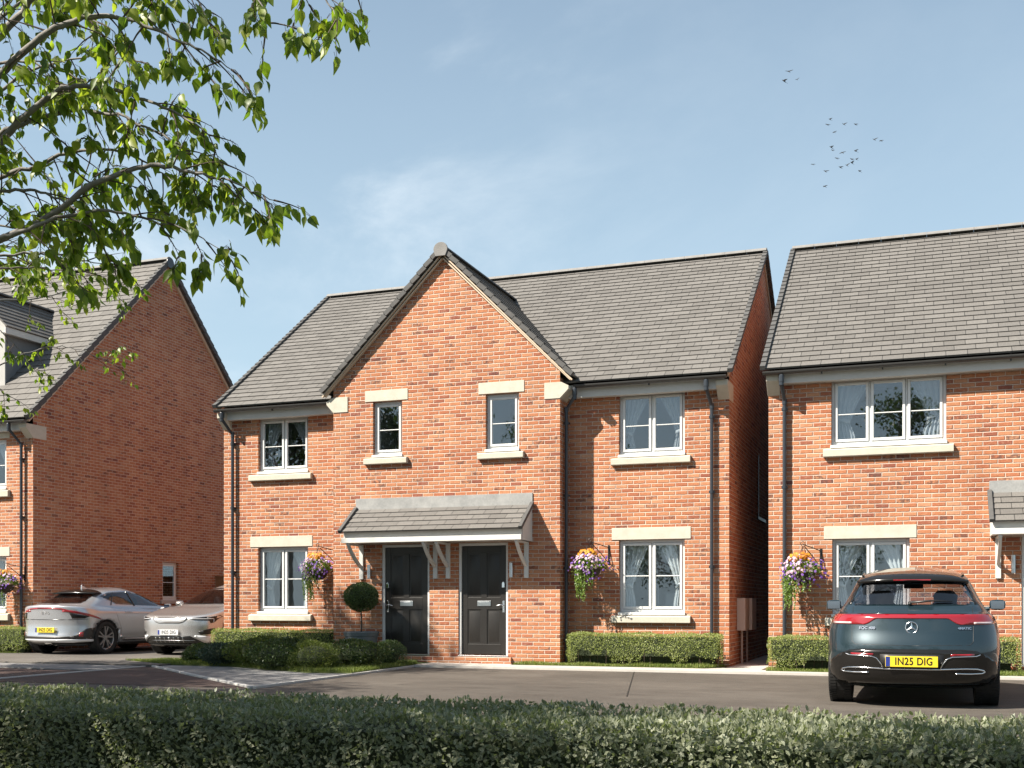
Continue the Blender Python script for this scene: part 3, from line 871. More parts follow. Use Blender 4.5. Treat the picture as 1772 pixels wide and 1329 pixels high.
def left_house():
    h = thing('house', 'tall red brick house with a plain side gable wall, cut off by the left edge', 'house', (-24.0, 20.9, 0))
    Y = 20.9; X0, X1 = -30.5, -19.43
    up = Vector((0, .7167, .6973)); L = 7.25
    wl = MB()
    ops = [(-21.5, -20.215, 3.832, 5.03), (-21.5, -20.215, .942, 2.28)]
    wall_open(wl, 'Y', Y, X0, X1, -.05, 5.32, ops, .10)
    # side wall with the little window
    wall_open(wl, 'X', X1, Y, 30.7, -.05, 5.66, [(25.66, 26.36, 1.25, 2.30)], .12, face=1)
    P = [(Y, 5.66), (30.7, 5.66), (25.8, 10.43)]
    wl.add([(X1, y, z) for y, z in P], [(0, 1, 2)], 0, [P])
    side_gable(wl, X0, Y, 30.7, -.05, 5.66, 25.8, 10.43, -1)
    wl.quad((X1, 30.7, -.05), (X0, 30.7, -.05), (X0, 30.7, 5.6), (X1, 30.7, 5.6))
    wl.build('wall', M['brick'], h)
    rm = MB(); room(rm, *ops[0], Y, 2.6); rm.build('inner_wall', M['room'], h)
    rm = MB(); room(rm, *ops[1], Y, 2.6); rm.build('inner_wall', M['room_light'], h)
    rm = MB(); rm.quad((X1 - .9, 25.3, .8), (X1 - .9, 26.8, .8), (X1 - .9, 26.8, 2.6), (X1 - .9, 25.3, 2.6), 0)
    rm.build('inner_wall', M['room'], h)
    r = MB(); A = (X0 - .05, 20.6, 5.44); B = (X1 + .09, 20.6, 5.44)
    tiled(r, A, B, up, L, .25); tiled(r, (B[0], 31.0, 5.44), (A[0], 31.0, 5.44), (0, -up.y, up.z), L, .25)
    roof = r.build('roof', M['tile'], h)
    rt = MB(); ridge_tiles(rt, (X0 - .07, 25.8, 10.57), (X1 + .13, 25.8, 10.57), .13); rt.build('ridge', M['ridge'], roof)
    cp = MB(); cp.prism([(25.8 + .15 * math.cos(a), 10.44 + .15 * math.sin(a)) for a in np.linspace(-.28, PI + .28, 15)] + [(25.70, 10.30), (25.90, 10.30)], 'x', X1 + .132, X1 + .16)
    cp.build('ridge_end_cap', M['dark_pipe'], roof, bevel=.006)
    vg = MB(); n = Vector((0, -up.z, up.y)); n2 = Vector((0, up.z, up.y))
    verge_units(vg, Vector((X1 + .10, 20.59, 5.44)) - n * .01, up, L, Vector((1, 0, 0)), n, .25, .05, .062)
    verge_units(vg, Vector((X1 + .10, 31.01, 5.44)) - n2 * .01, Vector((0, -up.y, up.z)), L, Vector((1, 0, 0)), n2, .25, .05, .062)
    vg.build('verge', M['verge'], roof)
    bb = MB()
    for (ya, yb) in ((20.7, 25.8), (30.9, 25.8)):
        p, q = Vector((X1 + .03, ya, 5.52 - .13)), Vector((X1 + .03, yb, 10.49 - .15)); d = q - p
        bb.obox((p + q) / 2, d * .5, Vector((.03, 0, 0)), Vector((0, -d.z, d.y)).normalized() * .035)
    bb.build('bargeboard', M['cream_board'], roof)
    kneeler_side(h, X1, Y, 5.33, 1)
    fascia_soffit(h, X0, X1 - .06, 20.72, Y, 5.18, 5.42)
    gutter_run(h, X0, X1 + .07, 20.592, 5.39)
    downpipe(h, [(-19.86, 20.60, 5.34), (-19.86, 20.60, 5.20), (-19.71, 20.83, 4.86), (-19.71, 20.83, -.02)])
    window(h, -21.5, -20.215, 3.895, 5.03, Y, 2, .46); window(h, -21.5, -20.215, 1.005, 2.28, Y, 2, .5)
    window(h, 25.66, 26.36, 1.27, 2.30, X1, 1, .46, face='X')
    curtain_pair(-21.46, -20.25, 3.92, 5.03, Y + .26, 'curtain_white', 'in the upper window at the left edge')
    curtain_pair(-21.46, -20.25, 1.06, 2.28, Y + .26, 'curtain_white', 'in the ground window at the left edge')
    stone_sill(h, -21.62, -20.095, 3.665, 3.83, Y); stone_sill(h, -21.62, -20.095, .77, .94, Y)
    stone_lintel(h, -21.62, -20.11, 2.282, 2.50, Y); stone_lintel(h, -21.62, -20.11, 5.045, 5.175, Y)
    MB().box(X1 - .02, X1 + .06, 25.55, 26.47, 1.17, 1.265).build('sill', M['meter'], h, bevel=.006)
    # dormer
    dm = MB(); dx0, dx1, dy = -22.72, -21.0, 21.68
    zr = lambda y: 5.44 + .973 * (y - 20.6)
    dm.prism([(dy, zr(dy) - .15), (dy, 7.93), (23.155, 7.93), (23.155, 7.80)], 'x', dx0, dx1, 0)
    d = dm.build('dormer', M['lead_cheek'], h)
    fm = MB(); fm.prism([(dx0 - .02, zr(dy) - .05), (dx1 + .02, zr(dy) - .05), (dx1 + .02, 7.93), ((dx0 + dx1) / 2, 8.75), (dx0 - .02, 7.93)], 'y', dy - .035, dy - .002)
    fm.build('front_board', M['render'], d)
    cx = (dx0 + dx1) / 2; s2 = math.sqrt(.5); Ld = 1.50
    dr = MB(); xr, xl, ze = cx + Ld * s2, cx - Ld * s2, 7.86
    tiled(dr, (xr, 21.5, ze), (xr, 24.4, ze), (-s2, 0, s2), Ld, .17)
    tiled(dr, (xl, 24.4, ze), (xl, 21.5, ze), (s2, 0, s2), Ld, .17)
    dr.build('dormer_roof', M['tile'], d)
    rt = MB(); ridge_tiles(rt, (cx, 21.47, 8.98), (cx, 24.4, 8.98), .11); rt.build('ridge', M['verge'], d)
    for s in (-1, 1):
        ff = MB()
        ff.box(cx + s * (Ld * s2 - .035) - .012, cx + s * (Ld * s2 - .035) + .012, 21.5, 23.25, 7.70, 7.855)
        ff.box(min(cx + s * .86, cx + s * (Ld * s2 - .05)), max(cx + s * .86, cx + s * (Ld * s2 - .05)), 21.5, 23.2, 7.72, 7.735)
        ff.build('fascia', M['fascia'], d)
    return h

main_house(); right_house(); left_house()

# timber fence between the houses on the left
fn = thing('timber_fence', 'close boarded timber fence at the back of the drive between two houses', 'fence', (-16.7, 28.07, 0))
b = MB()
for i in range(38):
    x = -19.40 + i * .143
    b.box(x, x + .138, 28.05 + (i % 2) * .012, 28.07 + (i % 2) * .012, .05, 1.94)
b.build('panel', M['wood'], fn)
MB().box(-19.40, -13.96, 28.03, 28.11, 1.941, 1.985).build('rail', M['wood'], fn)
for x in (-17.6, -15.8): MB().box(x - .05, x + .05, 28.11, 28.21, 0, 1.9).build('post', M['wood'], fn)
# ------------------------------------------------------------------ ground
def sheet(name, poly, z, mat, edge=None):
    mb = MB(); mb.org = (0, 0, 0)
    mb.add([(x, y, z) for x, y in poly], [tuple(range(len(poly)))])
    if edge is not None:
        n = len(poly)
        for i in range(n):
            a, b = poly[i], poly[(i + 1) % n]
            mb.quad((*a, edge), (*b, edge), (*b, z), (*a, z))
    o = mb.build(name, M[mat]); o['kind'] = 'structure'; return o

sheet('ground', [(-600, -600), (600, -600), (600, 600), (-600, 600)], -.03, 'soil')
sheet('road', [(-120, 5.4), (120, 5.4), (120, 19.2), (-120, 19.2)], -.004, 'road')
sheet('verge_ground', [(-120, -3), (120, -3), (120, 5.4), (-120, 5.4)], -.002, 'lawn')
sheet('street', [(-120, -14), (120, -14), (120, -3), (-120, -3)], .0, 'road')
sheet('red_road_surface', [(-13.5, 13.25), (-8.70, 13.42), (-10.9, 15.25), (-12.6, 16.72), (-13.5, 17.42)], .003, 'tarmac_red', -.025)
sheet('red_road_surface', [(-40, 12.6), (-13.5, 13.25), (-13.5, 16.0), (-16.5, 16.2), (-40, 16.2)], .003, 'tarmac_red', -.025)
sheet('driveway', [(-40, 17.3), (-13.2, 17.3), (-13.2, 18.3), (-13.9, 18.9), (-13.9, 32), (-19.43, 32), (-19.43, 20.3), (-40, 20.3)], .045, 'drive', -.01)
sheet('pavement', [(-8.70, 13.42), (-8.74, 16.5), (-9.6, 16.4), (-11.9, 17.6), (-13.4, 17.62), (-12.6, 16.72), (-10.9, 15.25)], .02, 'pave', -.01)
sheet('pavement', [(-40, 16.2), (-16.5, 16.2), (-13.62, 15.9), (-13.62, 17.28), (-40, 17.28)], .02, 'pave', -.01)
sheet('footpath', [(-8.85, 19.0), (-2.4, 18.93), (12, 18.85), (12, 19.62), (-2.62, 19.62), (-2.62, 30), (-3.28, 30), (-3.28, 20.05), (-3.6, 19.66), (-7.2, 19.66), (-7.25, 19.94), (-8.9, 19.94), (-8.9, 19.3)], .035, 'path', -.01)
def kerb_line(pts, w=.11, z=.055):
    mb = MB(); mb.org = (0, 0, 0)
    for a, b in zip(pts[:-1], pts[1:]):
        a, b = Vector((*a, 0)), Vector((*b, 0)); d = (b - a); L = d.length; d.normalize(); s = Vector((-d.y, d.x, 0)) * w / 2
        k = max(1, round(L / .92))
        for i in range(k):
            p = a + d * (L * i / k + .004); q = a + d * (L * (i + 1) / k - .004)
            mb.obox((p + q) / 2 + Vector((0, 0, z / 2 - .02)), (q - p) / 2, s, Vector((0, 0, z / 2 + .02)))
    o = mb.build('kerb', M['kerb'], bevel=.008); o['kind'] = 'structure'; return o
kerb_line([(-8.66, 13.38), (-10.88, 15.22), (-12.55, 16.68), (-13.55, 17.52)], .075, .032)
kerb_line([(-8.62, 13.36), (-8.72, 16.5), (-8.84, 18.96)], .05, .032)
kerb_line([(-13.52, 17.50), (-13.40, 13.2), (-13.3, 10.5)], .08, .02)
sheet('lawn', [(-8.79, 16.5), (-8.90, 19.3), (-8.95, 19.94), (-11.07, 19.96), (-11.07, 20.46), (-13.9, 20.46), (-13.85, 18.85), (-14.9, 18.5), (-13.4, 17.66), (-11.9, 17.64), (-9.6, 16.45)], .04, 'lawn', -.01)
sheet('lawn', [(-7.15, 19.68), (-3.62, 19.68), (-3.34, 20.0), (-3.34, 20.46), (-6.33, 20.46), (-6.33, 19.98), (-7.15, 19.98)], .045, 'lawn', -.01)
sheet('lawn', [(-2.50, 19.3), (1.2, 19.2), (1.3, 20.08), (-2.50, 20.08)], .045, 'lawn', .0)
sheet('lawn', [(-30, 20.32), (-19.5, 20.32), (-19.3, 20.5), (-19.45, 20.88), (-30, 20.88)], .05, 'lawn', -.01)
# saw-cut joint across the road
mb = MB(); mb.org = (0, 0, 0); mb.add([(-4.665, 18.9, .002), (-4.655, 18.9, .002), (-3.49, 13.8, .002), (-3.505, 13.8, .002)], [(0, 1, 2, 3)])
o = mb.build('road_joint', new_mat('joint_bitumen', (.02, .018, .016), .6)); o['kind'] = 'structure'
# ------------------------------------------------------------------ plants
RS = np.random.RandomState
TPL_BIG = (np.array([(0, 0), (-.36, .20), (0, .20), (.36, .20), (-.5, .47), (0, .48), (.5, .47), (-.34, .76), (0, .77), (.34, .76), (0, 1.0)]),
           [(0, 2, 1), (0, 3, 2), (1, 2, 5), (1, 5, 4), (2, 3, 6), (2, 6, 5), (4, 5, 8), (4, 8, 7), (5, 6, 9), (5, 9, 8), (7, 8, 10), (8, 9, 10)])
TPL_TREE = (np.array([(0, 0), (-.42, .20), (0, .24), (.42, .20), (-.48, .42), (0, .5), (.48, .42), (-.20, .76), (0, .78), (.20, .76), (0, 1.0)]), TPL_BIG[1])
TPL_SMALL = (np.array([(0, 0), (-.5, .48), (0, .46), (.5, .48), (0, 1.0)]), [(0, 2, 1), (0, 3, 2), (1, 2, 4), (2, 3, 4)])
TPL_BLADE = (np.array([(-.5, 0), (.5, 0), (-.32, .55), (.32, .55), (0, 1.0)]), [(0, 1, 3), (0, 3, 2), (2, 3, 4)])
TPL_PETAL = (np.array([(0, .5), (0, 0), (.43, .25), (.43, .75), (0, 1), (-.43, .75), (-.43, .25)]), [(0, 1, 2), (0, 2, 3), (0, 3, 4), (0, 4, 5), (0, 5, 6), (0, 6, 1)])

def nrm(a): return a / np.maximum(np.linalg.norm(a, axis=1, keepdims=True), 1e-9)

def leaf_mesh(name, P, A, N, Ln, Wd, tpl=TPL_SMALL, fold=.25, curl=.15, rs=None, rnd=None):
    """P base points, A axis directions, N approximate normals; returns a mesh of many leaves"""
    P, A, N = np.asarray(P, float), nrm(np.asarray(A, float)), np.asarray(N, float)
    n = len(P)
    rs = rs or RS(1)
    B = nrm(np.cross(A, N)); N = np.cross(B, A)
    Ln = np.broadcast_to(Ln, n).reshape(n, 1, 1); Wd = np.broadcast_to(Wd, n).reshape(n, 1, 1)
    T, F = tpl
    x = T[:, 0].reshape(1, -1, 1); y = T[:, 1].reshape(1, -1, 1)
    fo = (fold * rs.uniform(.4, 1.5, n)).reshape(n, 1, 1); cu = (curl * rs.uniform(-.4, 1.6, n)).reshape(n, 1, 1)
    V = P[:, None, :] + B[:, None, :] * (x * Wd) + A[:, None, :] * (y * Ln) + N[:, None, :] * (np.abs(x) * Wd * fo - y * y * Ln * cu)
    k = len(T); F = np.array(F)
    faces = (F[None, :, :] + (np.arange(n) * k)[:, None, None]).reshape(-1, 3)
    me = bpy.data.meshes.new(name)
    me.vertices.add(n * k); me.vertices.foreach_set('co', V.reshape(-1).astype(np.float32))
    nf = len(faces)
    me.loops.add(nf * 3); me.loops.foreach_set('vertex_index', faces.reshape(-1).astype(np.int32))
    me.polygons.add(nf); me.polygons.foreach_set('loop_start', np.arange(0, nf * 3, 3, dtype=np.int32))
    try: me.polygons.foreach_set('loop_total', np.full(nf, 3, dtype=np.int32))
    except Exception: pass
    uv = np.tile(np.stack([T[:, 0] * 2, T[:, 1]], 1)[F.reshape(-1)], (n, 1)).astype(np.float32)
    me.uv_layers.new(name='UVMap').data.foreach_set('uv', uv.reshape(-1))
    r = rs.uniform(0, 1, n) if rnd is None else rnd
    at_ = me.attributes.new('rnd', 'FLOAT', 'POINT'); at_.data.foreach_set('value', np.repeat(r, k).astype(np.float32))
    me.update(calc_edges=True)
    return me

def leaves_obj(name, me, mat, parent=None, org=(0, 0, 0)):
    me.materials.append(M[mat] if isinstance(mat, str) else mat)
    o = link_mesh(name, me, parent, org)
    return o

def fbm(P, rs, f=1.5, octv=3):
    out = np.zeros(len(P)); a = 1.0
    for _ in range(octv):
        K = rs.normal(0, 1, (6, 3)) * f; ph = rs.uniform(0, 6.28, 6)
        out += a * np.sin(P @ K.T + ph).mean(1); f *= 2.1; a *= .55
    return out

def box_hedge(name, label, x0, x1, y0, y1, z0, z1, n, ls, mat, seed, group=None, stems=True, leafw=.55, tpl=TPL_SMALL, core=.045, cat='hedge', bottom_gaps=.0, front_only=False, upright=.5):
    rs = RS(seed)
    t = thing(name, label, cat, ((x0 + x1) / 2, (y0 + y1) / 2, 0), group)
    org = np.array(ORG[t.name])
    W, D, H = x1 - x0, y1 - y0, z1 - z0
    areas = np.array([W * H * 1.25, W * H * (.15 if front_only else .4), W * D, D * H, D * H])
    side = rs.choice(5, n, p=areas / areas.sum())
    a, b = rs.uniform(0, 1, n), rs.uniform(0, 1, n)
    P = np.zeros((n, 3)); Nn = np.zeros((n, 3))
    for s, (f, nn) in enumerate([(lambda a, b: (x0 + W * a, y0 + 0 * a, z0 + H * b), (0, -1, 0)), (lambda a, b: (x0 + W * a, y1 + 0 * a, z0 + H * b), (0, 1, 0)),
                                 (lambda a, b: (x0 + W * a, y0 + D * b, z1 + 0 * a), (0, 0, 1)), (lambda a, b: (x0 + 0 * a, y0 + D * a, z0 + H * b), (-1, 0, 0)),
                                 (lambda a, b: (x1 + 0 * a, y0 + D * a, z0 + H * b), (1, 0, 0))]):
        k = side == s
        q = f(a[k], b[k]); P[k] = np.stack(q, 1); Nn[k] = nn
    bumpy = fbm(P, RS(seed + 5), 5.0 / max(.3, H), 3) * (.03 if front_only else .055 * min(1, H * 1.6))
    depth = rs.exponential(.022, n) * (H / .5)
    P = P + Nn * (bumpy - depth + .015)[:, None]
    low = np.clip((P[:, 2] - z0) / H, 0, 1)
    if bottom_gaps:
        hole = fbm(P * np.array([1, .3, .6]), RS(seed + 9), 7, 2)
        keep = ~((low < bottom_gaps) & (hole * .9 + low / bottom_gaps * 1.1 < .34))
        P, Nn, low = P[keep], Nn[keep], low[keep]; n = len(P)
    A = nrm(Nn * .7 + np.array([0, 0, upright]) + rs.normal(0, .55, (n, 3)))
    NN = nrm(Nn + np.array([0, 0, .6]) + rs.normal(0, .5, (n, 3)))
    L = ls * rs.uniform(.7, 1.25, n)
    clump = fbm(P, RS(seed + 7), 6, 2) * .25
    me = leaf_mesh('foliage', P - org, A, NN, L, L * leafw, tpl, .22, .18, rs, np.clip(rs.uniform(0, 1, n) * .75 + .12 + clump, 0, 1))
    leaves_obj('foliage', me, mat, t)
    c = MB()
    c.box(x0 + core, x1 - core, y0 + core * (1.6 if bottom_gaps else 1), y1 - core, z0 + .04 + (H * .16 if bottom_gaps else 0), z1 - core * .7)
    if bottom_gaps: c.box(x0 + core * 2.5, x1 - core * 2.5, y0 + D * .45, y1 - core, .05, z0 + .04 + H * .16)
    c.build('shaded_core', M['leaf_core'], t)  # solid dark core blocks see-through and stands for the shade inside
    if stems:
        st = MB(); k = int(W / .11)
        for i in range(k):
            x = x0 + .06 + (W - .12) * (i + rs.uniform(-.3, .3)) / max(1, k - 1); y = y0 + D * rs.uniform(.12, .6)
            l = H * rs.uniform(.3, .55); dx, dy = rs.normal(0, .05, 2)
            st.tube([(x, y, .0), (x + dx * .5, y + dy * .4, z0 + l * .4), (x + dx, y + dy, z0 + l)], [.007, .006, .004], 5)
        st.build('stem', M['twig'], t)
    return t

def shrub(name, label, x, y, w, h, n, ls, mat, seed, z=.04, group=None, leafw=.5, d=None):
    rs = RS(seed)
    t = thing(name, label, 'shrub', (x, y, z), group)
    n = int(n * 1.9)
    v = nrm(rs.normal(0, 1, (n, 3))); v[:, 2] = np.where(v[:, 2] < -.75, -v[:, 2], v[:, 2]); v = nrm(v)
    f = 1 + fbm(v, RS(seed + 3), 2.4, 3) * .34
    rad = f * (1 - rs.exponential(.10, n).clip(0, .7))
    c = np.array([0, 0, h * .47]); sc = np.array([w / 2, (d or w) / 2, h * .55])
    P = c + v * rad[:, None] * sc
    k = P[:, 2] > .01; P, v = P[k], v[k]; n = len(P)
    A = nrm(v * .8 + np.array([0, 0, .45]) + rs.normal(0, .5, (n, 3)))
    N = nrm(v + rs.normal(0, .5, (n, 3)))
    L = ls * rs.uniform(.6, 1.3, n)
    me = leaf_mesh('foliage', P, A, N, L, L * leafw, TPL_SMALL, .25, .2, rs, np.clip(rs.uniform(0, 1, n) * .8 + fbm(P, RS(seed + 8), 5, 2) * .3 + .1, 0, 1))
    leaves_obj('foliage', me, mat, t)
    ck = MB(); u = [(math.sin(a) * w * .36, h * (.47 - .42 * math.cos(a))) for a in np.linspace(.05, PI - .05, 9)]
    ck.lathe(u, (x, y, z), 14); ck.build('shaded_core', M['leaf_core'], t)
    st = MB()
    for i in range(9):
        a = rs.uniform(0, 6.28); q = (math.cos(a) * w * .28, math.sin(a) * w * .28)
        st.tube([(x + q[0] * .15, y + q[1] * .15, z - .03), (x + q[0] * .5, y + q[1] * .5, z + h * .3), (x + q[0], y + q[1], z + h * .62)], [.012, .009, .004], 5)
    st.build('stem', M['twig'], t)
    return t

# near hedge along the bottom of the picture
box_hedge('clipped_hedge', 'long dark clipped hedge with pale edged leaves along the bottom of the picture', -9.0, 3.2, 4.02, 4.86, .0, .685, 150000, .0245, 'leaf_hedge', 11,
          stems=False, leafw=.50, tpl=TPL_BIG, core=.07, front_only=True, upright=.25)
# box hedges by the houses
HG = 'low box hedges under the front windows'
box_hedge('box_hedge', 'low bright box hedge on grass right of the two dark doors', -6.13, -3.36, 19.80, 20.22, .10, .60, 17000, .024, 'leaf_box', 21, HG, bottom_gaps=.6)
box_hedge('box_hedge', 'low box hedge behind the parked dark teal car', -2.47, 1.40, 19.38, 19.82, .10, .585, 21000, .024, 'leaf_box', 22, HG, bottom_gaps=.6)
box_hedge('box_hedge', 'low box hedge behind the shrubs, below the window left of the porch', -13.88, -11.09, 19.92, 20.36, .08, .61, 15000, .024, 'leaf_box', 23, HG, bottom_gaps=.3)
box_hedge('box_hedge', 'short box hedge end at the left edge beside the silver crossover', -22.5, -19.17, 20.28, 20.72, .10, .615, 16000, .024, 'leaf_box', 24, HG, bottom_gaps=.6)
SG = 'shrubs on the lawn left of the doors'
shrub('round_shrub', 'small rounded green shrub at the left end of the planted lawn', -12.95, 18.3, .85, .33, 2600, .035, 'leaf_dark', 31, group=SG)
shrub('bluish_shrub', 'bluish grey green shrub between the small round one and the tall one', -12.15, 17.95, 1.0, .40, 2600, .045, 'leaf_blue', 32, group=SG)
shrub('broad_shrub', 'tallest broad green shrub in front of the left box hedge', -11.2, 17.75, 1.25, .54, 5200, .035, 'leaf_yellow', 33, group=SG)
shrub('dark_shrub', 'dark shrub with yellow flecked leaves left of the lime green one', -10.5, 17.15, 1.15, .48, 3600, .04, 'leaf_dark', 34, group=SG)
shrub('lime_shrub', 'lime green fine leaved round shrub nearest to the kerb', -9.75, 16.95, .86, .46, 4200, .026, 'leaf_yellow', 35, group=SG, leafw=.35)
shrub('dark_shrub', 'dark speckled shrub in front of the grey planter', -9.4, 17.85, 1.05, .48, 3400, .036, 'leaf_dark', 36, group=SG)
shrub('ball_shrub', 'small dark clipped ball shrub below the left dark door', -9.22, 18.75, .56, .44, 2600, .024, 'leaf_topiary', 37, group=SG)

# topiary in a zinc planter
def topiary():
    x, y = -10.21, 19.55
    t = thing('topiary_tree', 'ball headed topiary tree on a thin stem standing in the grey planter', 'tree', (x, y, .5))
    rs = RS(41); n = 9000
    v = nrm(rs.normal(0, 1, (n, 3)))
    rad = 1 + fbm(v, RS(42), 4, 2) * .07 - rs.exponential(.07, n).clip(0, .6)
    P = np.array([0, 0, 1.295 - .5]) + v * rad[:, None] * np.array([.325, .325, .275])
    A = nrm(v + np.array([0, 0, .4]) + rs.normal(0, .5, (n, 3))); L = .028 * rs.uniform(.7, 1.3, n)
    me = leaf_mesh('crown', P, A, nrm(v + rs.normal(0, .4, (n, 3))), L, L * .5, TPL_SMALL, .25, .15, rs)
    leaves_obj('crown', me, 'leaf_topiary', t)
    ck = MB(); ck.lathe([(.27 * math.sin(a), 1.295 - .22 * math.cos(a)) for a in np.linspace(.03, PI - .03, 10)], (x, y, 0), 18); ck.build('shaded_core', M['leaf_core'], t)
    MB().tube([(x, y, .5), (x + .008, y, .8), (x - .006, y, 1.05), (x, y, 1.3)], [.016, .014, .013, .01], 8).build('stem', M['twig'], t, smooth=True)
    p = thing('planter', 'round grey zinc planter with a rolled rim beside the left dark door', 'planter', (x, y, .04))
    b = MB(); b.lathe([(0, .05), (.255, .05), (.262, .09), (.318, .54), (.332, .548), (.338, .585), (.345, .60), (.345, .622), (.33, .63), (.318, .622), (.31, .56), (.0, .555)], (x, y, 0), 36)
    b.build('bucket', M['zinc'], p, smooth=False)
    s = MB(); s.lathe([(0, .575), (.312, .57)], (x, y, 0), 24); s.build('compost', M['soil'], p)
topiary()

# hanging baskets
def basket(label, cx, wallY, zt, seed, house=None):
    yb = wallY - .33
    rs = RS(seed)
    br = MB()
    w = Vector((cx + .27, wallY, 0)); tip = Vector((cx, yb, zt))
    br.box(w.x - .018, w.x + .018, wallY - .012, wallY - .001, zt - .42, zt - .06)
    top = Vector((w.x, wallY - .012, zt - .10))
    br.tube([top, top.lerp(tip, .5), tip], .009, 6)
    low = Vector((w.x, wallY - .012, zt - .40))
    br.tube([low, low.lerp(tip, .35) + Vector((0, 0, .02)), low.lerp(tip, .92)], .008, 6)
    curl = [tip + Vector((-.05 * math.cos(a) * (1 - k / 14) * .9, 0, .045 * math.sin(a) * (1 - k / 14) + .02)) for k, a in enumerate(np.linspace(-1.2, 5.5, 12))]
    br.tube(curl, .006, 6)
    br.org = tuple(w); o = br.build('basket_bracket', M['black_iron'], None)
    tag(o, 'black scrolled iron bracket holding ' + label[1], 'bracket', 'iron basket brackets on the walls')
    t = thing('hanging_basket', label[0], 'hanging basket', (cx, yb, zt - .48), 'hanging flower baskets')
    zb = -.02
    b = MB(); prof = [(0, -.19)] + [(.20 * math.sin(a), -.19 * math.cos(a) + 0.0) for a in np.linspace(.25, PI / 2, 7)] + [(.212, .012), (.19, .014), (.0, -.02)]
    b.lathe(prof, (cx, yb, zt - .48 + zb), 24); b.build('bowl', M['bowl'], t, smooth=False)
    ch = MB()
    for k in range(3):
        a = 2.1 * k + .4
        ch.tube([(cx + .19 * math.cos(a), yb + .19 * math.sin(a), zt - .48), (cx, yb, zt - .02)], .004, 4)
    ch.build('chain', M['black_iron'], t)
    # leaf cushion
    n = 1500; v = nrm(rs.normal(0, 1, (n, 3))); v[:, 2] = np.abs(v[:, 2]) * .9 - .25
    P = v * np.array([.31, .29, .27]) * rs.uniform(.6, 1.0, (n, 1)) + np.array([0, 0, .05])
    L = .04 * rs.uniform(.6, 1.3, n)
    me = leaf_mesh('leaves', P, nrm(v + rs.normal(0, .5, (n, 3))), nrm(v + rs.normal(0, .5, (n, 3))), L, L * .5, TPL_SMALL, .25, .2, rs)
    leaves_obj('leaves', me, 'leaf_trail', t)
    # trailing ivy on the left half
    Ps, As = [], []
    for k in range(46):
        a = rs.uniform(1.8, 5.4); r = rs.uniform(.14, .29); ln = rs.uniform(.20, .56) * (1.15 if math.cos(a) < 0 else .7)
        for s in np.arange(0, ln, .017):
            Ps.append((math.cos(a) * (r + .02 * math.sin(s * 9)) - .04, math.sin(a) * r * .8, .0 - s)); As.append((rs.normal(0, .7), rs.normal(-.4, .6), -.5))
    n = len(Ps); L = .034 * rs.uniform(.6, 1.2, n)
    me = leaf_mesh('trailing_stem', Ps, As, nrm(rs.normal(0, .4, (n, 3)) + np.array([0, -1, .5])), L, L * .8, TPL_SMALL, .2, .2, rs)
    leaves_obj('trailing_stem', me, 'leaf_trail', t)
    # flowers
    def flowers(nm, mat, n, cen, sc, size, out=.0):
        v = nrm(rs.normal(0, 1, (n, 3)) + np.array([0, -.35, .25]))
        P = np.array(cen) + v * np.array(sc) * rs.uniform(.82, 1.08 + out, (n, 1))
        nn = nrm(v + np.array([-.3, -.6, .25]) + rs.normal(0, .25, (n, 3)))
        A = nrm(np.cross(nn, rs.normal(0, 1, (n, 3)))); L = size * rs.uniform(.75, 1.2, n)
        me = leaf_mesh(nm, P - A * L[:, None] * .5, A, nn, L, L, TPL_PETAL, -.35, .0, rs)
        leaves_obj(nm, me, mat, t)
    flowers('lilac_flowers', 'fl_pink', 120, (-.05, 0, .05), (.31, .29, .24), .050)
    flowers('purple_flowers', 'fl_purple', 95, (.0, 0, .0), (.385, .32, .25), .042, .14)
    flowers('orange_flowers', 'fl_orange', 64, (-.05, 0, .26), (.19, .16, .085), .055)
basket(('hanging basket of purple and orange flowers left of the porch, touching the window', 'the basket left of the porch'), -11.50, 20.48, 2.33, 51)
basket(('hanging basket with long green trailers between the gable bay and right window', 'the basket right of the porch'), -5.80, 20.48, 2.31, 52)
basket(('hanging basket of purple and orange flowers left of the dark teal car', 'the basket near the dark teal car'), -1.94, 20.1, 2.17, 53)
basket(('hanging basket of flowers at the left edge above the silver crossover', 'the basket at the left edge'), -19.93, 20.9, 2.10, 54)

# grass
def in_poly(P, poly):
    x, y = P[:, 0], P[:, 1]; c = np.zeros(len(P), bool); j = len(poly) - 1
    for i in range(len(poly)):
        xi, yi = poly[i]; xj, yj = poly[j]
        k = ((yi > y) != (yj > y)) & (x < (xj - xi) * (y - yi) / (yj - yi + 1e-12) + xi); c ^= k; j = i
    return c
def grass(label, poly, dens, h, seed, z=.04):
    rs = RS(seed); p = np.array(poly); lo, hi = p.min(0), p.max(0)
    n = int((hi - lo).prod() * dens); Q = rs.uniform(0, 1, (n, 2)) * (hi - lo) + lo; Q = Q[in_poly(Q, poly)]; n = len(Q)
    org = (float(p[:, 0].mean()), float(p[:, 1].mean()), z)
    P = np.concatenate([Q - np.array(org[:2]), np.zeros((n, 1))], 1)
    A = nrm(np.array([0, 0, 1.0]) + rs.normal(0, .38, (n, 3)) * np.array([1, 1, .3])); N = rs.normal(0, 1, (n, 3)) * np.array([1, 1, .2])
    hh = h * rs.uniform(.5, 1.3, n) * (1 + .5 * fbm(P, RS(seed + 1), 3, 2))
    me = leaf_mesh('grass', P, A, N, hh, .008 * rs.uniform(.7, 1.4, n), TPL_BLADE, .2, .35, rs, np.clip(rs.uniform(0, 1, n) * .8 + .1 + .35 * fbm(P, RS(seed + 2), 1.7, 2), 0, 1))
    o = leaves_obj('grass', me, 'grass', None, org); tag(o, label, 'grass', None, 'stuff')
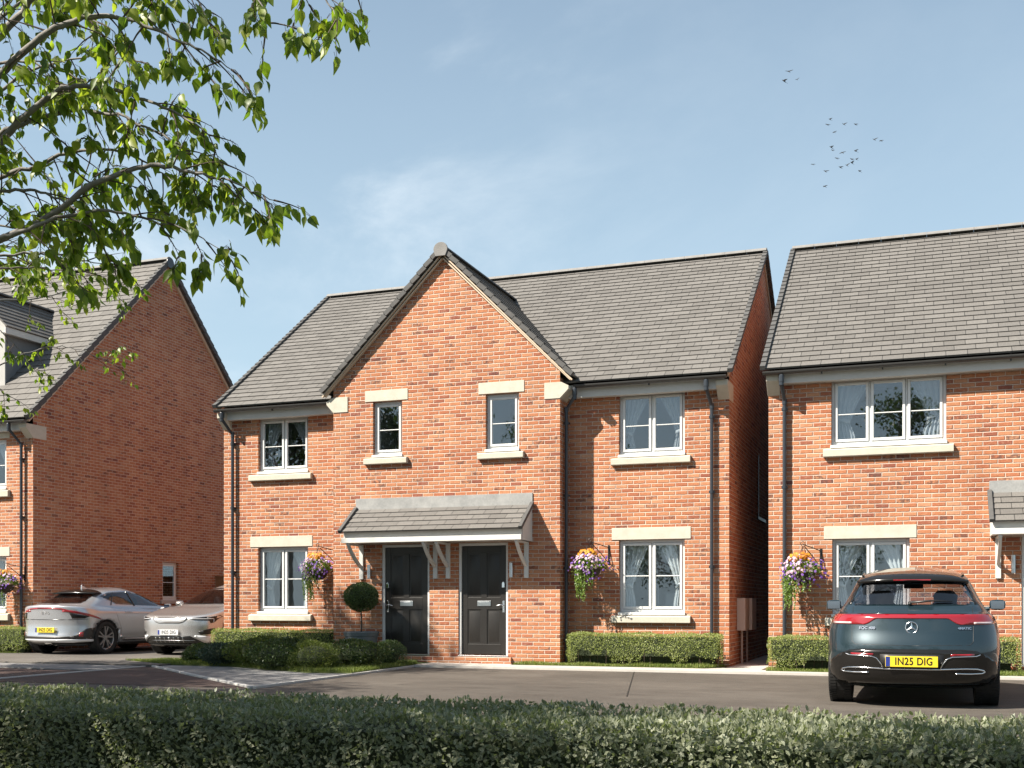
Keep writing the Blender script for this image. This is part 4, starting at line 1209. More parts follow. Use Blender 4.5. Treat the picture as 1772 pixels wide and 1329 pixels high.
grass('mown grass around the shrubs left of the doors', [(-8.80, 16.52), (-8.92, 19.3), (-9.2, 19.9), (-11.07, 19.94), (-13.8, 19.9), (-13.9, 18.9), (-14.9, 18.5), (-13.4, 17.66), (-11.9, 17.64), (-9.6, 16.45)], 4200, .062, 61)
grass('grass strip under the hedge right of the doors', [(-7.15, 19.68), (-3.62, 19.68), (-3.34, 20.0), (-3.34, 20.2), (-6.2, 20.3), (-6.3, 19.97), (-7.15, 19.97)], 6500, .06, 62)
grass('grass strip under the hedge behind the dark teal car', [(-2.50, 19.3), (1.5, 19.2), (1.5, 19.8), (-2.50, 19.8)], 5000, .06, 63)
grass('grass strip in front of the house at the left edge', [(-23, 20.32), (-19.5, 20.32), (-19.3, 20.5), (-19.45, 20.86), (-23, 20.86)], 3500, .06, 64)

# ------------------------------------------------------------------ trees
def crown_tree(name, label, loc, H, R, nleaf, seed, ls=.13, group=None, trunk_r=.14, base=.32, mask=None):
    rs = RS(seed)
    t = thing(name, label, 'tree', loc, group, local=True)
    tr = MB(); tips = []
    def branch(p, d, L, r, depth):
        pts = [p]; q = p.copy(); dd = d.copy(); k = 4
        for i in range(k):
            dd = (dd + Vector(rs.normal(0, .16, 3)) + Vector((0, 0, .05 if depth < 2 else -.03))).normalized()
            q = q + dd * (L / k); pts.append(q.copy())
        tr.tube(pts, [r * (1 - .7 * i / k) for i in range(k + 1)], 7 if depth < 2 else 5)
        if depth >= 3: tips.append((q, dd)); tips.append((pts[2], dd)); return
        for i in range(4 if depth < 2 else 3):
            s = pts[rs.randint(2, k + 1)]
            nd = (dd + Vector(rs.normal(0, .62, 3))).normalized()
            branch(s.copy(), nd, L * rs.uniform(.55, .75), r * .45, depth + 1)
        tips.append((q, dd))
    zb = H * base
    tr.tube([(0, 0, 0), (.03, .02, zb * .6), (0.02, -.03, zb), (.05, .03, H * .62), (0, 0, H * .86)], [trunk_r * 1.3, trunk_r, trunk_r * .9, trunk_r * .5, trunk_r * .15], 10)
    for i in range(11):
        a = i * 2.4 + rs.uniform(-.3, .3); f = i / 11
        z0 = zb + (H * .84 - zb) * f
        el = .35 + .7 * f
        branch(Vector((0, 0, z0)), Vector((math.cos(a) * math.cos(el), math.sin(a) * math.cos(el), math.sin(el))), R * (.62 - .25 * f), trunk_r * .42, 1)
    tr.build('trunk', M['bark'], t, smooth=True)
    T = np.array([tuple(p) for p, _ in tips])
    idx = rs.randint(0, len(T), nleaf)
    P = T[idx] + rs.normal(0, R * .085, (nleaf, 3))
    if mask is not None: P = P[mask(P + np.array(loc))]
    n = len(P)
    A = nrm(rs.normal(0, .6, (n, 3)) + np.array([0, 0, -.8])); N = nrm(rs.normal(0, 1, (n, 3)))
    L = ls * rs.uniform(.7, 1.25, n)
    me = leaf_mesh('crown', P, A, N, L, L * .62, TPL_SMALL, .2, .2, rs)
    leaves_obj('crown', me, 'leaf_far', t)
    return t

TG = 'street trees standing outside the picture'
def outframe(P, m=60):
    d = -P[:, 0] * sT + P[:, 1] * cT; r = P[:, 0] * cT + P[:, 1] * sT
    x = CXP + FPX * r / np.maximum(d, .05); y = YH - FPX * (P[:, 2] - HC) / np.maximum(d, .05)
    return ~((d > .05) & (x > -m) & (x < 1772 + m) & (y > -m) & (y < 1329 + m))
tA = crown_tree('street_tree', 'leafy street tree standing outside the picture to the left', (-18.6, 10.6, 0), 13.6, 3.7, 8000, 71, .17, TG, mask=outframe)
tB = crown_tree('street_tree', 'leafy street tree standing outside the picture across the street', (-15.0, -4.5, 0), 9.0, 2.7, 5200, 72, .13, TG)
crown_tree('street_tree', 'tall street tree outside the picture whose shade falls on the dark doors', (-18.3, 12.4, 0), 12.9, 2.9, 6500, 75, .16, TG, mask=outframe)
tC = crown_tree('small_tree', 'small round tree standing outside the picture beside the viewer', (-5.7, .9, 0), 6.3, 2.3, 7500, 73, .10, 'small trees standing outside the picture', trunk_r=.08)
def again(src, loc, rz, sc=1.0, label=None):
    c = copy_tree(src); c.location = loc; c.rotation_euler = (0, 0, rz); c.scale = (sc, sc, sc)
    if label: c['label'] = label
    return c
for loc, rz, sc in (((-8.3, .6, 0), 1.3, 1.0), ((-10.9, 1.0, 0), 2.9, 1.05), ((-3.4, .3, 0), 4.1, .92), ((-13.4, 1.6, 0), 5.0, 1.05)):
    again(tC, loc, rz, sc)
for loc, rz, sc in (((-15.4, 6.9, 0), .4, 1.15), ((-15.9, 9.7, 0), 3.3, 1.0), ((-20.5, 7.2, 0), 2.2, 1.3), ((-.8, -7.5, 0), .6, 1.1), ((4.5, -9.0, 0), 5.2, 1.1),
                    ((-32.0, 4.0, 0), .9, 1.2), ((-9.0, -19.0, 0), 1.9, 1.2), ((-20.0, -18.0, 0), 5.9, 1.3), ((7.0, -21.0, 0), 4.0, 1.2)):
    again(tB, loc, rz, sc)

def front_tree():
    """the tree at the left whose branches hang into the picture"""
    bx, by = -4.15, 3.45
    t = thing('birch_tree', 'tree at the upper left with pale branches and drooping pointed green leaves', 'tree', (bx, by, 0))
    org = np.array((bx, by, 0.0))
    rs = RS(81)
    wood = MB(); LP, LA, LN, LL = [], [], [], []
    tw = MB()
    wood.tube([(bx, by, 0), (bx + .02, by, 1.0), (bx - .05, by + .03, 2.0), (bx + .02, by + .08, 3.2), (bx + .1, by + .1, 4.4), (bx + .25, by + .2, 5.6), (bx + .3, by + .2, 6.6)], [.15, .125, .115, .10, .08, .05, .02], 12)
    def leaf(p, sc, dirv):
        hang = Vector((rs.normal(0, .34), rs.normal(0, .34), -1.0)) + dirv * .45
        hang.normalize()
        stem = p + (dirv * .4 + hang * .8).normalized() * .025 * sc
        tw.tube([p, stem], .0011 * sc, 3, caps=False)
        LP.append(tuple(stem)); LA.append(tuple(hang)); LN.append(tuple(rs.normal(0, 1, 3) + np.array([.2, -.8, .3]))); LL.append(.060 * sc * rs.uniform(.72, 1.22))
    def twig(p, d, L, sc, lev=0):
        k = max(4, int(L / .05)); q = p.copy(); dd = d.copy(); pts = [q.copy()]
        for i in range(k):
            dd = (dd + Vector((rs.normal(0, .08), rs.normal(0, .08), -.06 - .05 * lev + rs.normal(0, .05)))).normalized()
            q = q + dd * (L / k); pts.append(q.copy())
            if i > 0 or lev:
                for _ in range(1 if rs.rand() < .55 else 2):
                    leaf(q + Vector(rs.normal(0, .008, 3)), sc, Vector((dd.x + rs.normal(0, .6), dd.y + rs.normal(0, .6), dd.z * .3)))
            if lev == 0 and i > 1 and rs.rand() < .32:
                twig(q.copy(), (dd + Vector(rs.normal(0, .55, 3))).normalized(), L * rs.uniform(.3, .55), sc, 1)
        tw.tube(pts, [.0042 * sc * (1 - .75 * i / k) for i in range(k + 1)], 5, caps=False)
        leaf(q, sc, dd)
    def limb(px, r0, sc=1.0, dens=7.0, start=.25, tl=(.13, .30)):
        P = [at(*q) for q in px]
        # smooth the polyline
        pts = []
        n = len(P)
        for i in range(n - 1):
            p0, p1, p2, p3 = P[max(0, i - 1)], P[i], P[i + 1], P[min(n - 1, i + 2)]
            for s in range(6):
                u = s / 6
                pts.append(.5 * ((2 * p1) + (-p0 + p2) * u + (2 * p0 - 5 * p1 + 4 * p2 - p3) * u * u + (-p0 + 3 * p1 - 3 * p2 + p3) * u ** 3))
        pts.append(P[-1])
        m = len(pts)
        pts = [p + Vector(rs.normal(0, .004, 3)) for p in pts]
        wood.tube(pts, [max(.0018, r0 * .62 * (1 - i / m) ** .9) for i in range(m)], 7, caps=False)
        acc = 0.0
        for i in range(1, m):
            L = (pts[i] - pts[i - 1]).length; f = i / m
            if f < start: continue
            acc += L * dens * 1.85
            while acc > 1:
                acc -= 1
                d = (pts[i] - pts[i - 1]).normalized()
                nd = (d * .7 + Vector(rs.normal(0, .62, 3)) + Vector((0, 0, -.12))).normalized()
                twig(pts[i].copy(), nd, rs.uniform(*tl) * (1.0 - .45 * f), sc)
        twig(pts[-1], (pts[-1] - pts[-2]).normalized(), .16, sc, 1)
    O = (-190, 560, 4.85)
    limb([O, (-60, 445, 4.9), (60, 388, 4.8), (180, 312, 4.7), (260, 288, 4.7), (340, 300, 4.65), (410, 318, 4.6), (474, 348, 4.6)], .030, 1.0, 9)
    limb([O, (-50, 440, 4.8), (20, 408, 4.75), (110, 374, 4.7), (200, 366, 4.7), (290, 390, 4.65), (350, 412, 4.6), (390, 437, 4.6)], .020, 1.0, 8, .3)
    limb([(-170, 380, 4.9), (-60, 310, 4.9), (10, 235, 4.9), (60, 185, 4.85), (120, 150, 4.8), (200, 158, 4.8), (270, 180, 4.75), (350, 225, 4.7), (385, 285, 4.7)], .032, 1.0, 9)
    limb([(-170, 330, 5.1), (-50, 255, 5.1), (40, 215, 5.0), (130, 190, 5.0), (220, 205, 4.9), (310, 250, 4.8), (370, 300, 4.75)], .024, 1.0, 9)
    limb([(-170, 420, 5.3), (-40, 330, 5.3), (50, 290, 5.2), (130, 262, 5.2), (210, 262, 5.1), (280, 300, 5.1), (330, 345, 5.0)], .022, .95, 9)
    limb([(-160, 260, 4.7), (-20, 150, 4.7), (60, 75, 4.6), (130, 35, 4.6), (210, 30, 4.55), (290, 60, 4.5), (360, 95, 4.5), (415, 128, 4.5)], .030, 1.05, 9)
    limb([(-160, 200, 5.2), (0, 60, 5.2), (70, -10, 5.1), (160, -60, 5.0), (250, -45, 4.9), (330, -10, 4.8), (360, 40, 4.75)], .034, 1.0, 9)
    limb([(-120, -60, 4.6), (120, -190, 4.6), (280, -150, 4.5), (400, -60, 4.5), (450, 0, 4.45), (460, 55, 4.4)], .022, 1.0, 6, .45)
    limb([(100, -260, 4.8), (330, -170, 4.7), (480, -70, 4.6), (560, -5, 4.6), (586, 30, 4.55)], .018, 1.0, 6, .45)
    limb([(150, -330, 5.0), (420, -200, 4.9), (560, -90, 4.8), (618, -20, 4.75)], .016, 1.0, 5, .5, (.15, .3))
    limb([(-150, 500, 5.5), (-50, 450, 5.6), (60, 440, 5.7), (150, 452, 5.8), (215, 470, 5.9)], .016, .85, 9, .2, (.15, .35))
    limb([(-150, 480, 5.9), (-40, 395, 6.0), (50, 400, 6.0), (110, 420, 6.1)], .016, .85, 9, .2, (.2, .35))
    limb([(-160, 300, 5.8), (-50, 200, 5.8), (40, 130, 5.8), (140, 100, 5.7), (230, 105, 5.6)], .022, .9, 9)
    limb([(-120, 150, 6.0), (0, 30, 6.0), (90, -20, 6.0), (180, -20, 5.9)], .022, .9, 8)
    limb([(-170, 560, 5.2), (-60, 480, 5.4), (30, 462, 5.6), (100, 466, 5.7), (150, 480, 5.8)], .014, .85, 7, .25, (.15, .3))
    limb([(-170, 430, 5.0), (-60, 350, 5.0), (30, 328, 5.0), (90, 340, 4.95), (150, 378, 4.9), (178, 425, 4.9)], .018, .95, 10, .15, (.18, .35))
    limb([(-160, 250, 5.4), (-60, 140, 5.4), (0, 110, 5.4), (60, 108, 5.35), (120, 128, 5.3), (170, 170, 5.3)], .018, .95, 10, .15)
    limb([(-150, 370, 5.6), (-60, 272, 5.6), (0, 262, 5.6), (60, 288, 5.6), (105, 335, 5.55), (120, 380, 5.5)], .018, .9, 10, .15)
    limb([(-150, 160, 4.9), (-30, 20, 4.9), (30, -22, 4.85), (100, -12, 4.8), (155, 30, 4.8), (205, 92, 4.75)], .020, 1.0, 10, .15)
    limb([(-150, 470, 6.2), (-70, 440, 6.3), (10, 425, 6.4), (70, 440, 6.4), (120, 462, 6.5)], .014, .8, 10, .2, (.15, .3))
    limb([(-120, 40, 5.2), (60, -60, 5.2), (170, -70, 5.1), (250, -20, 5.0), (300, 40, 5.0)], .018, 1.0, 9, .3)
    # thinner far branches in front of the left house
    limb([(-200, 570, 5.4), (-60, 522, 6.8), (40, 520, 7.3), (110, 506, 7.5), (160, 486, 7.6), (215, 492, 7.7)], .014, .66, 9, .40, (.14, .28))
    limb([(-200, 600, 5.4), (-60, 650, 6.8), (30, 618, 7.2), (90, 600, 7.4), (140, 606, 7.5), (200, 632, 7.6)], .012, .66, 9, .40, (.12, .26))
    limb([(-200, 590, 5.4), (-90, 545, 6.6), (-20, 560, 6.9), (30, 600, 7.0), (60, 640, 7.1)], .010, .62, 8, .45, (.12, .22))
    limb([(-200, 620, 5.4), (-90, 640, 6.6), (-20, 662, 6.9), (15, 685, 7.0)], .008, .62, 7, .5, (.08, .16))
    # crown above and beside the picture
    for i in range(16):
        a = rs.uniform(0, 6.28); el = rs.uniform(.1, 1.0); z0 = rs.uniform(2.6, 6.2)
        p0 = Vector((bx + .1, by + .1, z0)); d = Vector((math.cos(a) * math.cos(el), math.sin(a) * math.cos(el), math.sin(el)))
        L = rs.uniform(.9, 1.9); pts = [p0 + d * (L * k / 5) + Vector((0, 0, -.12 * (k / 5) ** 2)) for k in range(6)]
        if not outframe(np.array([tuple(p) for p in pts]), 130).all(): continue
        wood.tube(pts, [.028 * (1 - .8 * k / 5) for k in range(6)], 6, caps=False)
        for p in pts[2:]:
            for _ in range(3):
                nd = (d + Vector(rs.normal(0, .7, 3))).normalized()
                q = p + nd * .5
                if outframe(np.array([tuple(q)]), 160).all(): twig(p.copy(), nd, rs.uniform(.3, .55), 1.0)
    wood.build('trunk', M['bark'], t, smooth=True)
    tw.build('twigs', M['twig'], t)
    P = np.array(LP) - org; L = np.array(LL); n = len(P)
    r = np.clip(rs.uniform(0, 1, n), 0, 1)
    me = leaf_mesh('crown', P, np.array(LA), np.array(LN), L, L * rs.uniform(.46, .66, n), TPL_TREE, .30, .30, rs, r)
    leaves_obj('crown', me, 'leaf_tree', t)
    print('front tree leaves', n)
front_tree()
# ------------------------------------------------------------------ cars
def paint(name, c, metal=.55, rough=.32):
    m = new_mat(name, c, rough, metal, .5); b = bs(m)
    b.inputs['Coat Weight'].default_value = 1.0; b.inputs['Coat Roughness'].default_value = .035
    n = NT(m); fl = n.noise(900, 1, .5, n.obj())
    n.l.new(n.mapr(fl, .3, .7, rough * .85, rough * 1.15), b.inputs['Roughness'])
    return m
M['paint_teal'] = paint('dark_teal_paint', (.011, .026, .034), .40, .36)
M['paint_silver'] = paint('silver_paint', (.43, .445, .47), .66, .30)
M['paint_champagne'] = paint('champagne_paint', (.47, .455, .445), .72, .30)
M['gloss_black'] = new_mat('gloss_black_plastic', (.012, .011, .010), .16)
M['satin_black'] = new_mat('satin_black_plastic', (.022, .020, .019), .42)
M['tyre'] = rough_mat('tyre_rubber', (.016, .016, .016), (.028, .027, .026), .75, 20, .002)
M['rim'] = new_mat('dark_alloy', (.36, .355, .36), .34, .85)
M['rim_light'] = new_mat('bright_alloy', (.50, .50, .50), .28, .95)
def lamp_mat(name, c, e=0.0):
    m = new_mat(name, c, .12, 0, .6); b = bs(m); b.inputs['Coat Weight'].default_value = 1.0
    if e: b.inputs['Emission Color'].default_value = (*c, 1); b.inputs['Emission Strength'].default_value = e
    return m
M['lamp_red'] = lamp_mat('red_lamp_lens', (.30, .008, .014))
M['lamp_clear'] = lamp_mat('clear_lamp_lens', (.62, .50, .50))
M['lamp_white'] = lamp_mat('white_light_bar', (.85, .86, .88))
M['plate_yellow'] = new_mat('plate_yellow', (.86, .64, .03), .4)
M['plate_white'] = new_mat('plate_white', (.82, .82, .82), .4)
M['plate_blue'] = new_mat('plate_blue', (.02, .04, .25), .4)
M['ink'] = new_mat('black_lettering', (.01, .01, .01), .4)
M['seat'] = new_mat('seat_cloth', (.035, .036, .045), .7)
M['mirror_glass'] = new_mat('mirror_glass', (.35, .37, .40), .08, 1.0)
M['tint_dark'] = glass_mat('dark_tinted_glass', (.42, .40, .40), .8, .005)
M['tint'] = glass_mat('tinted_glass', (.72, .72, .74), .8, .005)

NOSE = [.95, 2.3]
def car_surface(levels, nu=56, sub=5):
    """waterline rings: a rounded tail, gently bowed flanks and a rounded nose at every level"""
    rings = []
    for L in levels:
        w, yr, yf = L['w'], L['yr'], L['yf']; nr, nf = L.get('nr', 2.5), L.get('nf', NOSE[1])
        cr, cf = L.get('cr', .62 if w > .81 else .46), L.get('cf', NOSE[0] if w > .81 else .42)
        tot = yf - yr; cr = min(cr, tot * .4); cf = min(cf, tot * .5)
        ph = np.linspace(0, PI / 2, 160)
        xr = np.sin(ph) ** (2 / nr); yR = yr + cr - cr * np.cos(ph) ** (2 / nr)
        ys = np.linspace(yr + cr, yf - cf, 60)[1:-1]
        xf = np.cos(ph) ** (2 / nf); yF = yf - cf + cf * np.sin(ph) ** (2 / nf)
        x = np.concatenate([xr, np.ones(len(ys)), xf]); y = np.concatenate([yR, ys, yF])
        ym = L.get('ym', yr + tot * .45)
        tr, tf = (L.get('tr', .03), L.get('tf', .05)) if w > .78 else (L.get('tr', .10), L.get('tf', .10))
        q = np.where(y < ym, tr * ((ym - y) / (ym - yr)) ** 2, tf * ((y - ym) / (yf - ym)) ** 2)
        x = x * (1 - q)
        ww = max(w, .30)
        s = np.concatenate([[0], np.cumsum(np.hypot(np.diff(x * ww), np.diff(y)))]); s /= s[-1]
        t = np.linspace(0, 1, nu)
        x = np.interp(t, s, x) * w; y = np.interp(t, s, y)
        z = L['z']; z = np.interp(y, [q[0] for q in z], [q[1] for q in z]) if isinstance(z, list) else np.full(nu, z)
        rings.append(np.stack([x, y, z], 1))
    R = np.array(rings); rows = []
    K = len(R)
    for i in range(K - 1):
        p0, p1, p2, p3 = R[max(0, i - 1)], R[i], R[i + 1], R[min(K - 1, i + 2)]
        for s in range(sub):
            u = s / sub
            # monotone-ish cubic (tension .5)
            m1, m2 = (p2 - p0) * .42, (p3 - p1) * .42
            rows.append((2 * u**3 - 3 * u**2 + 1) * p1 + (u**3 - 2 * u**2 + u) * m1 + (-2 * u**3 + 3 * u**2) * p2 + (u**3 - u**2) * m2)
    rows.append(R[-1])
    return np.array(rows)

def text_mesh(name, cu):
    tmp = bpy.data.objects.new('tmp_text', cu); COL.objects.link(tmp)
    dg = bpy.context.evaluated_depsgraph_get()
    me = bpy.data.meshes.new_from_object(tmp.evaluated_get(dg)); me.name = name
    bpy.data.objects.remove(tmp); bpy.data.curves.remove(cu)
    o = bpy.data.objects.new(name, me); COL.objects.link(o); return o

def pip(x, y, poly):
    c = False; j = len(poly) - 1
    for i in range(len(poly)):
        xi, yi = poly[i]; xj, yj = poly[j]
        if (yi > y) != (yj > y) and x < (xj - xi) * (y - yi) / (yj - yi + 1e-12) + xi: c = not c
        j = i
    return c

class Car:
    def __init__(s, name, label, cat, loc, rz, paint_m, levels, wheels, arch_r, group=None):
        s.t = thing(name, label, cat, loc, group, local=True, rz=rz)
        s.rows = car_surface(levels); s.paint = paint_m; s.wheels = wheels; s.arch_r = arch_r
        V = []; F = []
        nk, nu, _ = s.rows.shape
        for side in (1, -1):
            b = len(V); V += [(side * p[0], p[1], p[2]) for r in s.rows for p in r]
            for i in range(nk - 1):
                for j in range(nu - 1):
                    q = (b + i * nu + j, b + i * nu + j + 1, b + (i + 1) * nu + j + 1, b + (i + 1) * nu + j)
                    F.append(q if side > 0 else q[::-1])
        bm = bmesh.new(); vs = [bm.verts.new(v) for v in V]
        for f in F:
            try: bm.faces.new([vs[i] for i in f])
            except ValueError: pass
        bmesh.ops.remove_doubles(bm, verts=bm.verts, dist=.0008)
        bmesh.ops.recalc_face_normals(bm, faces=bm.faces)
        bm.normal_update()
        s.bm = bm; s.bvh = BVHTree.FromBMesh(bm)
    def hole(s, poly, d):
        bm = s.bm; kill = []
        # cut the outline in first so that the hole is clean
        for f in bm.faces:
            c = f.calc_center_median(); n = f.normal
            if d == 'rear': ok = n.y < -.15 and c.y < 2.0 and pip(c.x, c.z, poly)
            elif d == 'front': ok = n.y > .12 and c.y > 2.0 and pip(c.x, c.z, poly)
            else: ok = abs(n.x) > .35 and pip(c.y, c.z, poly)
            if ok: kill.append(f)
        bmesh.ops.delete(bm, geom=kill, context='FACES')
    def finish(s, smooth_angle=35):
        bm = s.bm; kill = []
        for yw, zw in s.wheels:
            for v in bm.verts:
                r = math.hypot(v.co.y - yw, v.co.z - zw)
                if abs(v.co.x) > .62 and abs(r - s.arch_r) < .028 and r > 1e-4:
                    k = s.arch_r / r; v.co.y = yw + (v.co.y - yw) * k; v.co.z = zw + (v.co.z - zw) * k
            for f in bm.faces:
                c = f.calc_center_median()
                if abs(c.x) > .62 and math.hypot(c.y - yw, c.z - zw) < s.arch_r and c.z < zw + s.arch_r: kill.append(f)
        bmesh.ops.delete(bm, geom=list(set(kill)), context='FACES')
        me = bpy.data.meshes.new('body'); bm.to_mesh(me); bm.free()
        me.materials.append(s.paint)
        me.polygons.foreach_set('use_smooth', [True] * len(me.polygons))
        o = link_mesh('body', me, s.t)
        sd = o.modifiers.new('shell', 'SOLIDIFY'); sd.thickness = .012; sd.offset = -1
        # arch lips, wells and floor
        for yw, zw in s.wheels:
            for sx in (1, -1):
                a = MB(); ring = []
                for k in range(25):
                    t = PI * (-.06 + 1.12 * k / 24)
                    y, z = yw + s.arch_r * math.cos(t), zw + s.arch_r * math.sin(t)
                    h = s.bvh.ray_cast(Vector((sx * 3, y, z)), Vector((-sx, 0, 0)))
                    x = abs(h[0].x) if h[0] else .9
                    ring.append([(sx * (x + .006), y, z), (sx * (x - .02), y - .0 + (yw - y) * .055, z + (zw - z) * .055), (sx * .60, y + (yw - y) * .055, z + (zw - z) * .055)])
                a.grid(ring)
                w = a.build('wheel_arch', M['satin_black'], s.t)
                m = w.modifiers.new('t', 'SOLIDIFY'); m.thickness = .01
        y0 = float(s.rows[0][:, 1].min()) + .15; y1 = float(s.rows[0][:, 1].max()) - .15; zb = float(s.rows[0][:, 2].min())
        u = MB(); u.box(-.62, .62, y0, y1, zb + .02, zb + .16); u.build('underbody', M['satin_black'], s.t)
        return o
    def cast(s, x, z, d):
        if d == 'rear': h = s.bvh.ray_cast(Vector((x, -4, z)), Vector((0, 1, 0)))
        elif d == 'front': h = s.bvh.ray_cast(Vector((x, 10, z)), Vector((0, -1, 0)))
        elif d == 'top': h = s.bvh.ray_cast(Vector((x, z, 5)), Vector((0, 0, -1)))
        else:
            sx = 1 if d == 'right' else -1
            h = s.bvh.ray_cast(Vector((sx * 4, x, z)), Vector((-sx, 0, 0)))
        if h[0] is None:
            g = {'rear': Vector((x, 0, z)), 'front': Vector((x, 4.5, z)), 'top': Vector((x, z, 1.5))}.get(d, Vector(((.9 if d == 'right' else -.9), x, z)))
            h = s.bvh.find_nearest(g)
        n = h[1]
        out = {'rear': Vector((0, -1, 0)), 'front': Vector((0, 1, 0)), 'right': Vector((1, 0, 0)), 'left': Vector((-1, 0, 0)), 'top': Vector((0, 0, 1))}[d]
        if n.dot(out) < 0: n = -n
        return h[0], n
    def patch(s, name, poly, d, mat, off=.004, thick=.012, cell=.045, parent=None):
        bm = bmesh.new()
        f = bm.faces.new([bm.verts.new((p[0], p[1], 0)) for p in poly])
        bmesh.ops.triangulate(bm, faces=[f])
        xs = [p[0] for p in poly]; ys = [p[1] for p in poly]
        for ax, lo, hi in ((0, min(xs), max(xs)), (1, min(ys), max(ys))):
            k = int((hi - lo) / cell)
            for i in range(1, k + 1):
                v = lo + (hi - lo) * i / (k + 1)
                co = (v, 0, 0) if ax == 0 else (0, v, 0); no = (1, 0, 0) if ax == 0 else (0, 1, 0)
                bmesh.ops.bisect_plane(bm, geom=bm.verts[:] + bm.edges[:] + bm.faces[:], plane_co=co, plane_no=no, dist=1e-5)
        bmesh.ops.remove_doubles(bm, verts=bm.verts, dist=1e-4)
        for v in bm.verts:
            p, n = s.cast(v.co.x, v.co.y, d); v.co = p + n * off
        bm.normal_update()
        out = {'rear': Vector((0, -1, 0)), 'front': Vector((0, 1, 0)), 'right': Vector((1, 0, 0)), 'left': Vector((-1, 0, 0)), 'top': Vector((0, 0, 1))}[d]
        for f in bm.faces:
            if f.normal.dot(out) < 0: f.normal_flip()
        me = bpy.data.meshes.new(name); bm.to_mesh(me); bm.free(); me.materials.append(M[mat] if isinstance(mat, str) else mat)
        me.polygons.foreach_set('use_smooth', [True] * len(me.polygons))
        o = link_mesh(name, me, parent or s.t)
        if thick:
            q = o.modifiers.new('t', 'SOLIDIFY'); q.thickness = thick; q.offset = -1
        return o
    def strip(s, name, pts, d, r, mat, off=.004, parent=None, seg=6):
        P = []
        for i in range(len(pts) - 1):
            for k in range(6):
                u = k / 6
                P.append((pts[i][0] + (pts[i + 1][0] - pts[i][0]) * u, pts[i][1] + (pts[i + 1][1] - pts[i][1]) * u))
        P.append(pts[-1])
        Q = []
        for p in P:
            c, n = s.cast(p[0], p[1], d); Q.append(c + n * off)
        mb = MB(); mb.tube(Q, r, seg); return mb.build(name, M[mat], parent or s.t, smooth=True)
    def wheel(s, x, y, R, W, spokes=5, rim='rim', rr=.70, steer=0.0):
        mb = MB(); sx = 1 if x > 0 else -1
        h = W / 2
        prof = [(R * rr, -h * .8), (R * .80, -h), (R * .93, -h * .96), (R * .985, -h * .80), (R, -h * .5), (R, h * .5), (R * .985, h * .80), (R * .93, h * .96), (R * .80, h), (R * rr, h * .8)]
        mb.lathe(prof, (0, 0, 0), 40, 'x')
        # tread blocks: shallow grooves as thin raised bars
        for k in range(60):
            a = 2 * PI * k / 60; ca, sa = math.cos(a), math.sin(a)
            for q in (-1, 1):
                c = Vector((q * h * .62, (R + .001) * ca, (R + .001) * sa))
                mb.obox(c, Vector((h * .30, 0, 0)), Vector((.0, -sa, ca)) * (R * PI / 60 * .72), Vector((0, ca, sa)) * .004)
        w = mb.build('wheel', M['tyre'], s.t, smooth=False)
        w.location = (x, y, R - .006)
        r = MB(); o = sx
        r.lathe([(R * rr, o * h * .78), (R * (rr - .03), o * h * .72), (R * (rr - .06), o * h * .1), (R * (rr - .06), -o * h * .7)], (0, 0, 0), 40, 'x')
        r.lathe([(0, o * h * .05), (R * .5, o * h * .02), (R * .64, -o * h * .1)], (0, 0, 0), 32, 'x', 1)
        for k in range(spokes):
            a = 2 * PI * k / spokes + .3
            for da in (-.16, .10):
                d1 = Vector((0, math.cos(a + da * .4), math.sin(a + da * .4))); d2 = Vector((0, math.cos(a + da * 1.6), math.sin(a + da * 1.6)))
                p, q = Vector((o * h * .60, 0, 0)) + d1 * R * .12, Vector((o * h * .70, 0, 0)) + d2 * R * (rr - .02)
                dd = (q - p); sd = dd.cross(Vector((1, 0, 0))).normalized()
                r.obox((p + q) / 2, dd / 2, sd * R * .045, Vector((.014, 0, 0)))
        r.lathe([(0, o * h * .72), (R * .15, o * h * .70), (R * .18, o * h * .5)], (0, 0, 0), 16, 'x')
        k = r.build('rim', [M[rim], M['satin_black']], w)
        return w
    def plate(s, x, y, z, W, H, front, mat, tilt=0.0):
        """flat UK number plate with its characters"""
        p = MB(); sg = 1 if front else -1
        p.box(-W / 2, W / 2, -.006, .006, -H / 2, H / 2)
        o = p.build('number_plate', M[mat], s.t, bevel=.003)
        o.location = (x, y, z); o.rotation_euler = (tilt, 0, PI if front else 0)
        q = MB(); q.box(-W / 2 + .004, -W / 2 + .048, -.0085, -.006, -H / 2 + .006, H / 2 - .006); q.build('blue_band', M['plate_blue'], o)
        cu = bpy.data.curves.new('characters', 'FONT'); cu.body = 'IN25 DIG'; cu.size = H * .98; cu.align_x = 'CENTER'; cu.align_y = 'CENTER'
        cu.extrude = .0012; cu.offset = .0016; cu.materials.append(M['ink']); cu.space_character = 1.06
        c = text_mesh('characters', cu); c.parent = o
        c.location = (.022, -.0078, 0); c.rotation_euler = (PI / 2, 0, 0); c.scale = (.80, 1, 1)
        return o
    def text(s, name, body, x, z, size, d, mat='chrome', off=.006, sx=1.0, yaw=0.0):
        p, n = s.cast(x, z, d)
        cu = bpy.data.curves.new(name, 'FONT'); cu.body = body; cu.size = size; cu.align_x = 'CENTER'; cu.align_y = 'CENTER'; cu.extrude = .003; cu.offset = .0008
        cu.materials.append(M[mat]); c = text_mesh(name, cu); c.parent = s.t
        c.location = p + n * off
        zax = n; xax = Vector((0, 0, 1)).cross(zax).normalized(); yax = zax.cross(xax)
        c.rotation_euler = Matrix((xax, yax, zax)).transposed().to_euler(); c.scale = (sx, 1, 1)
        return c
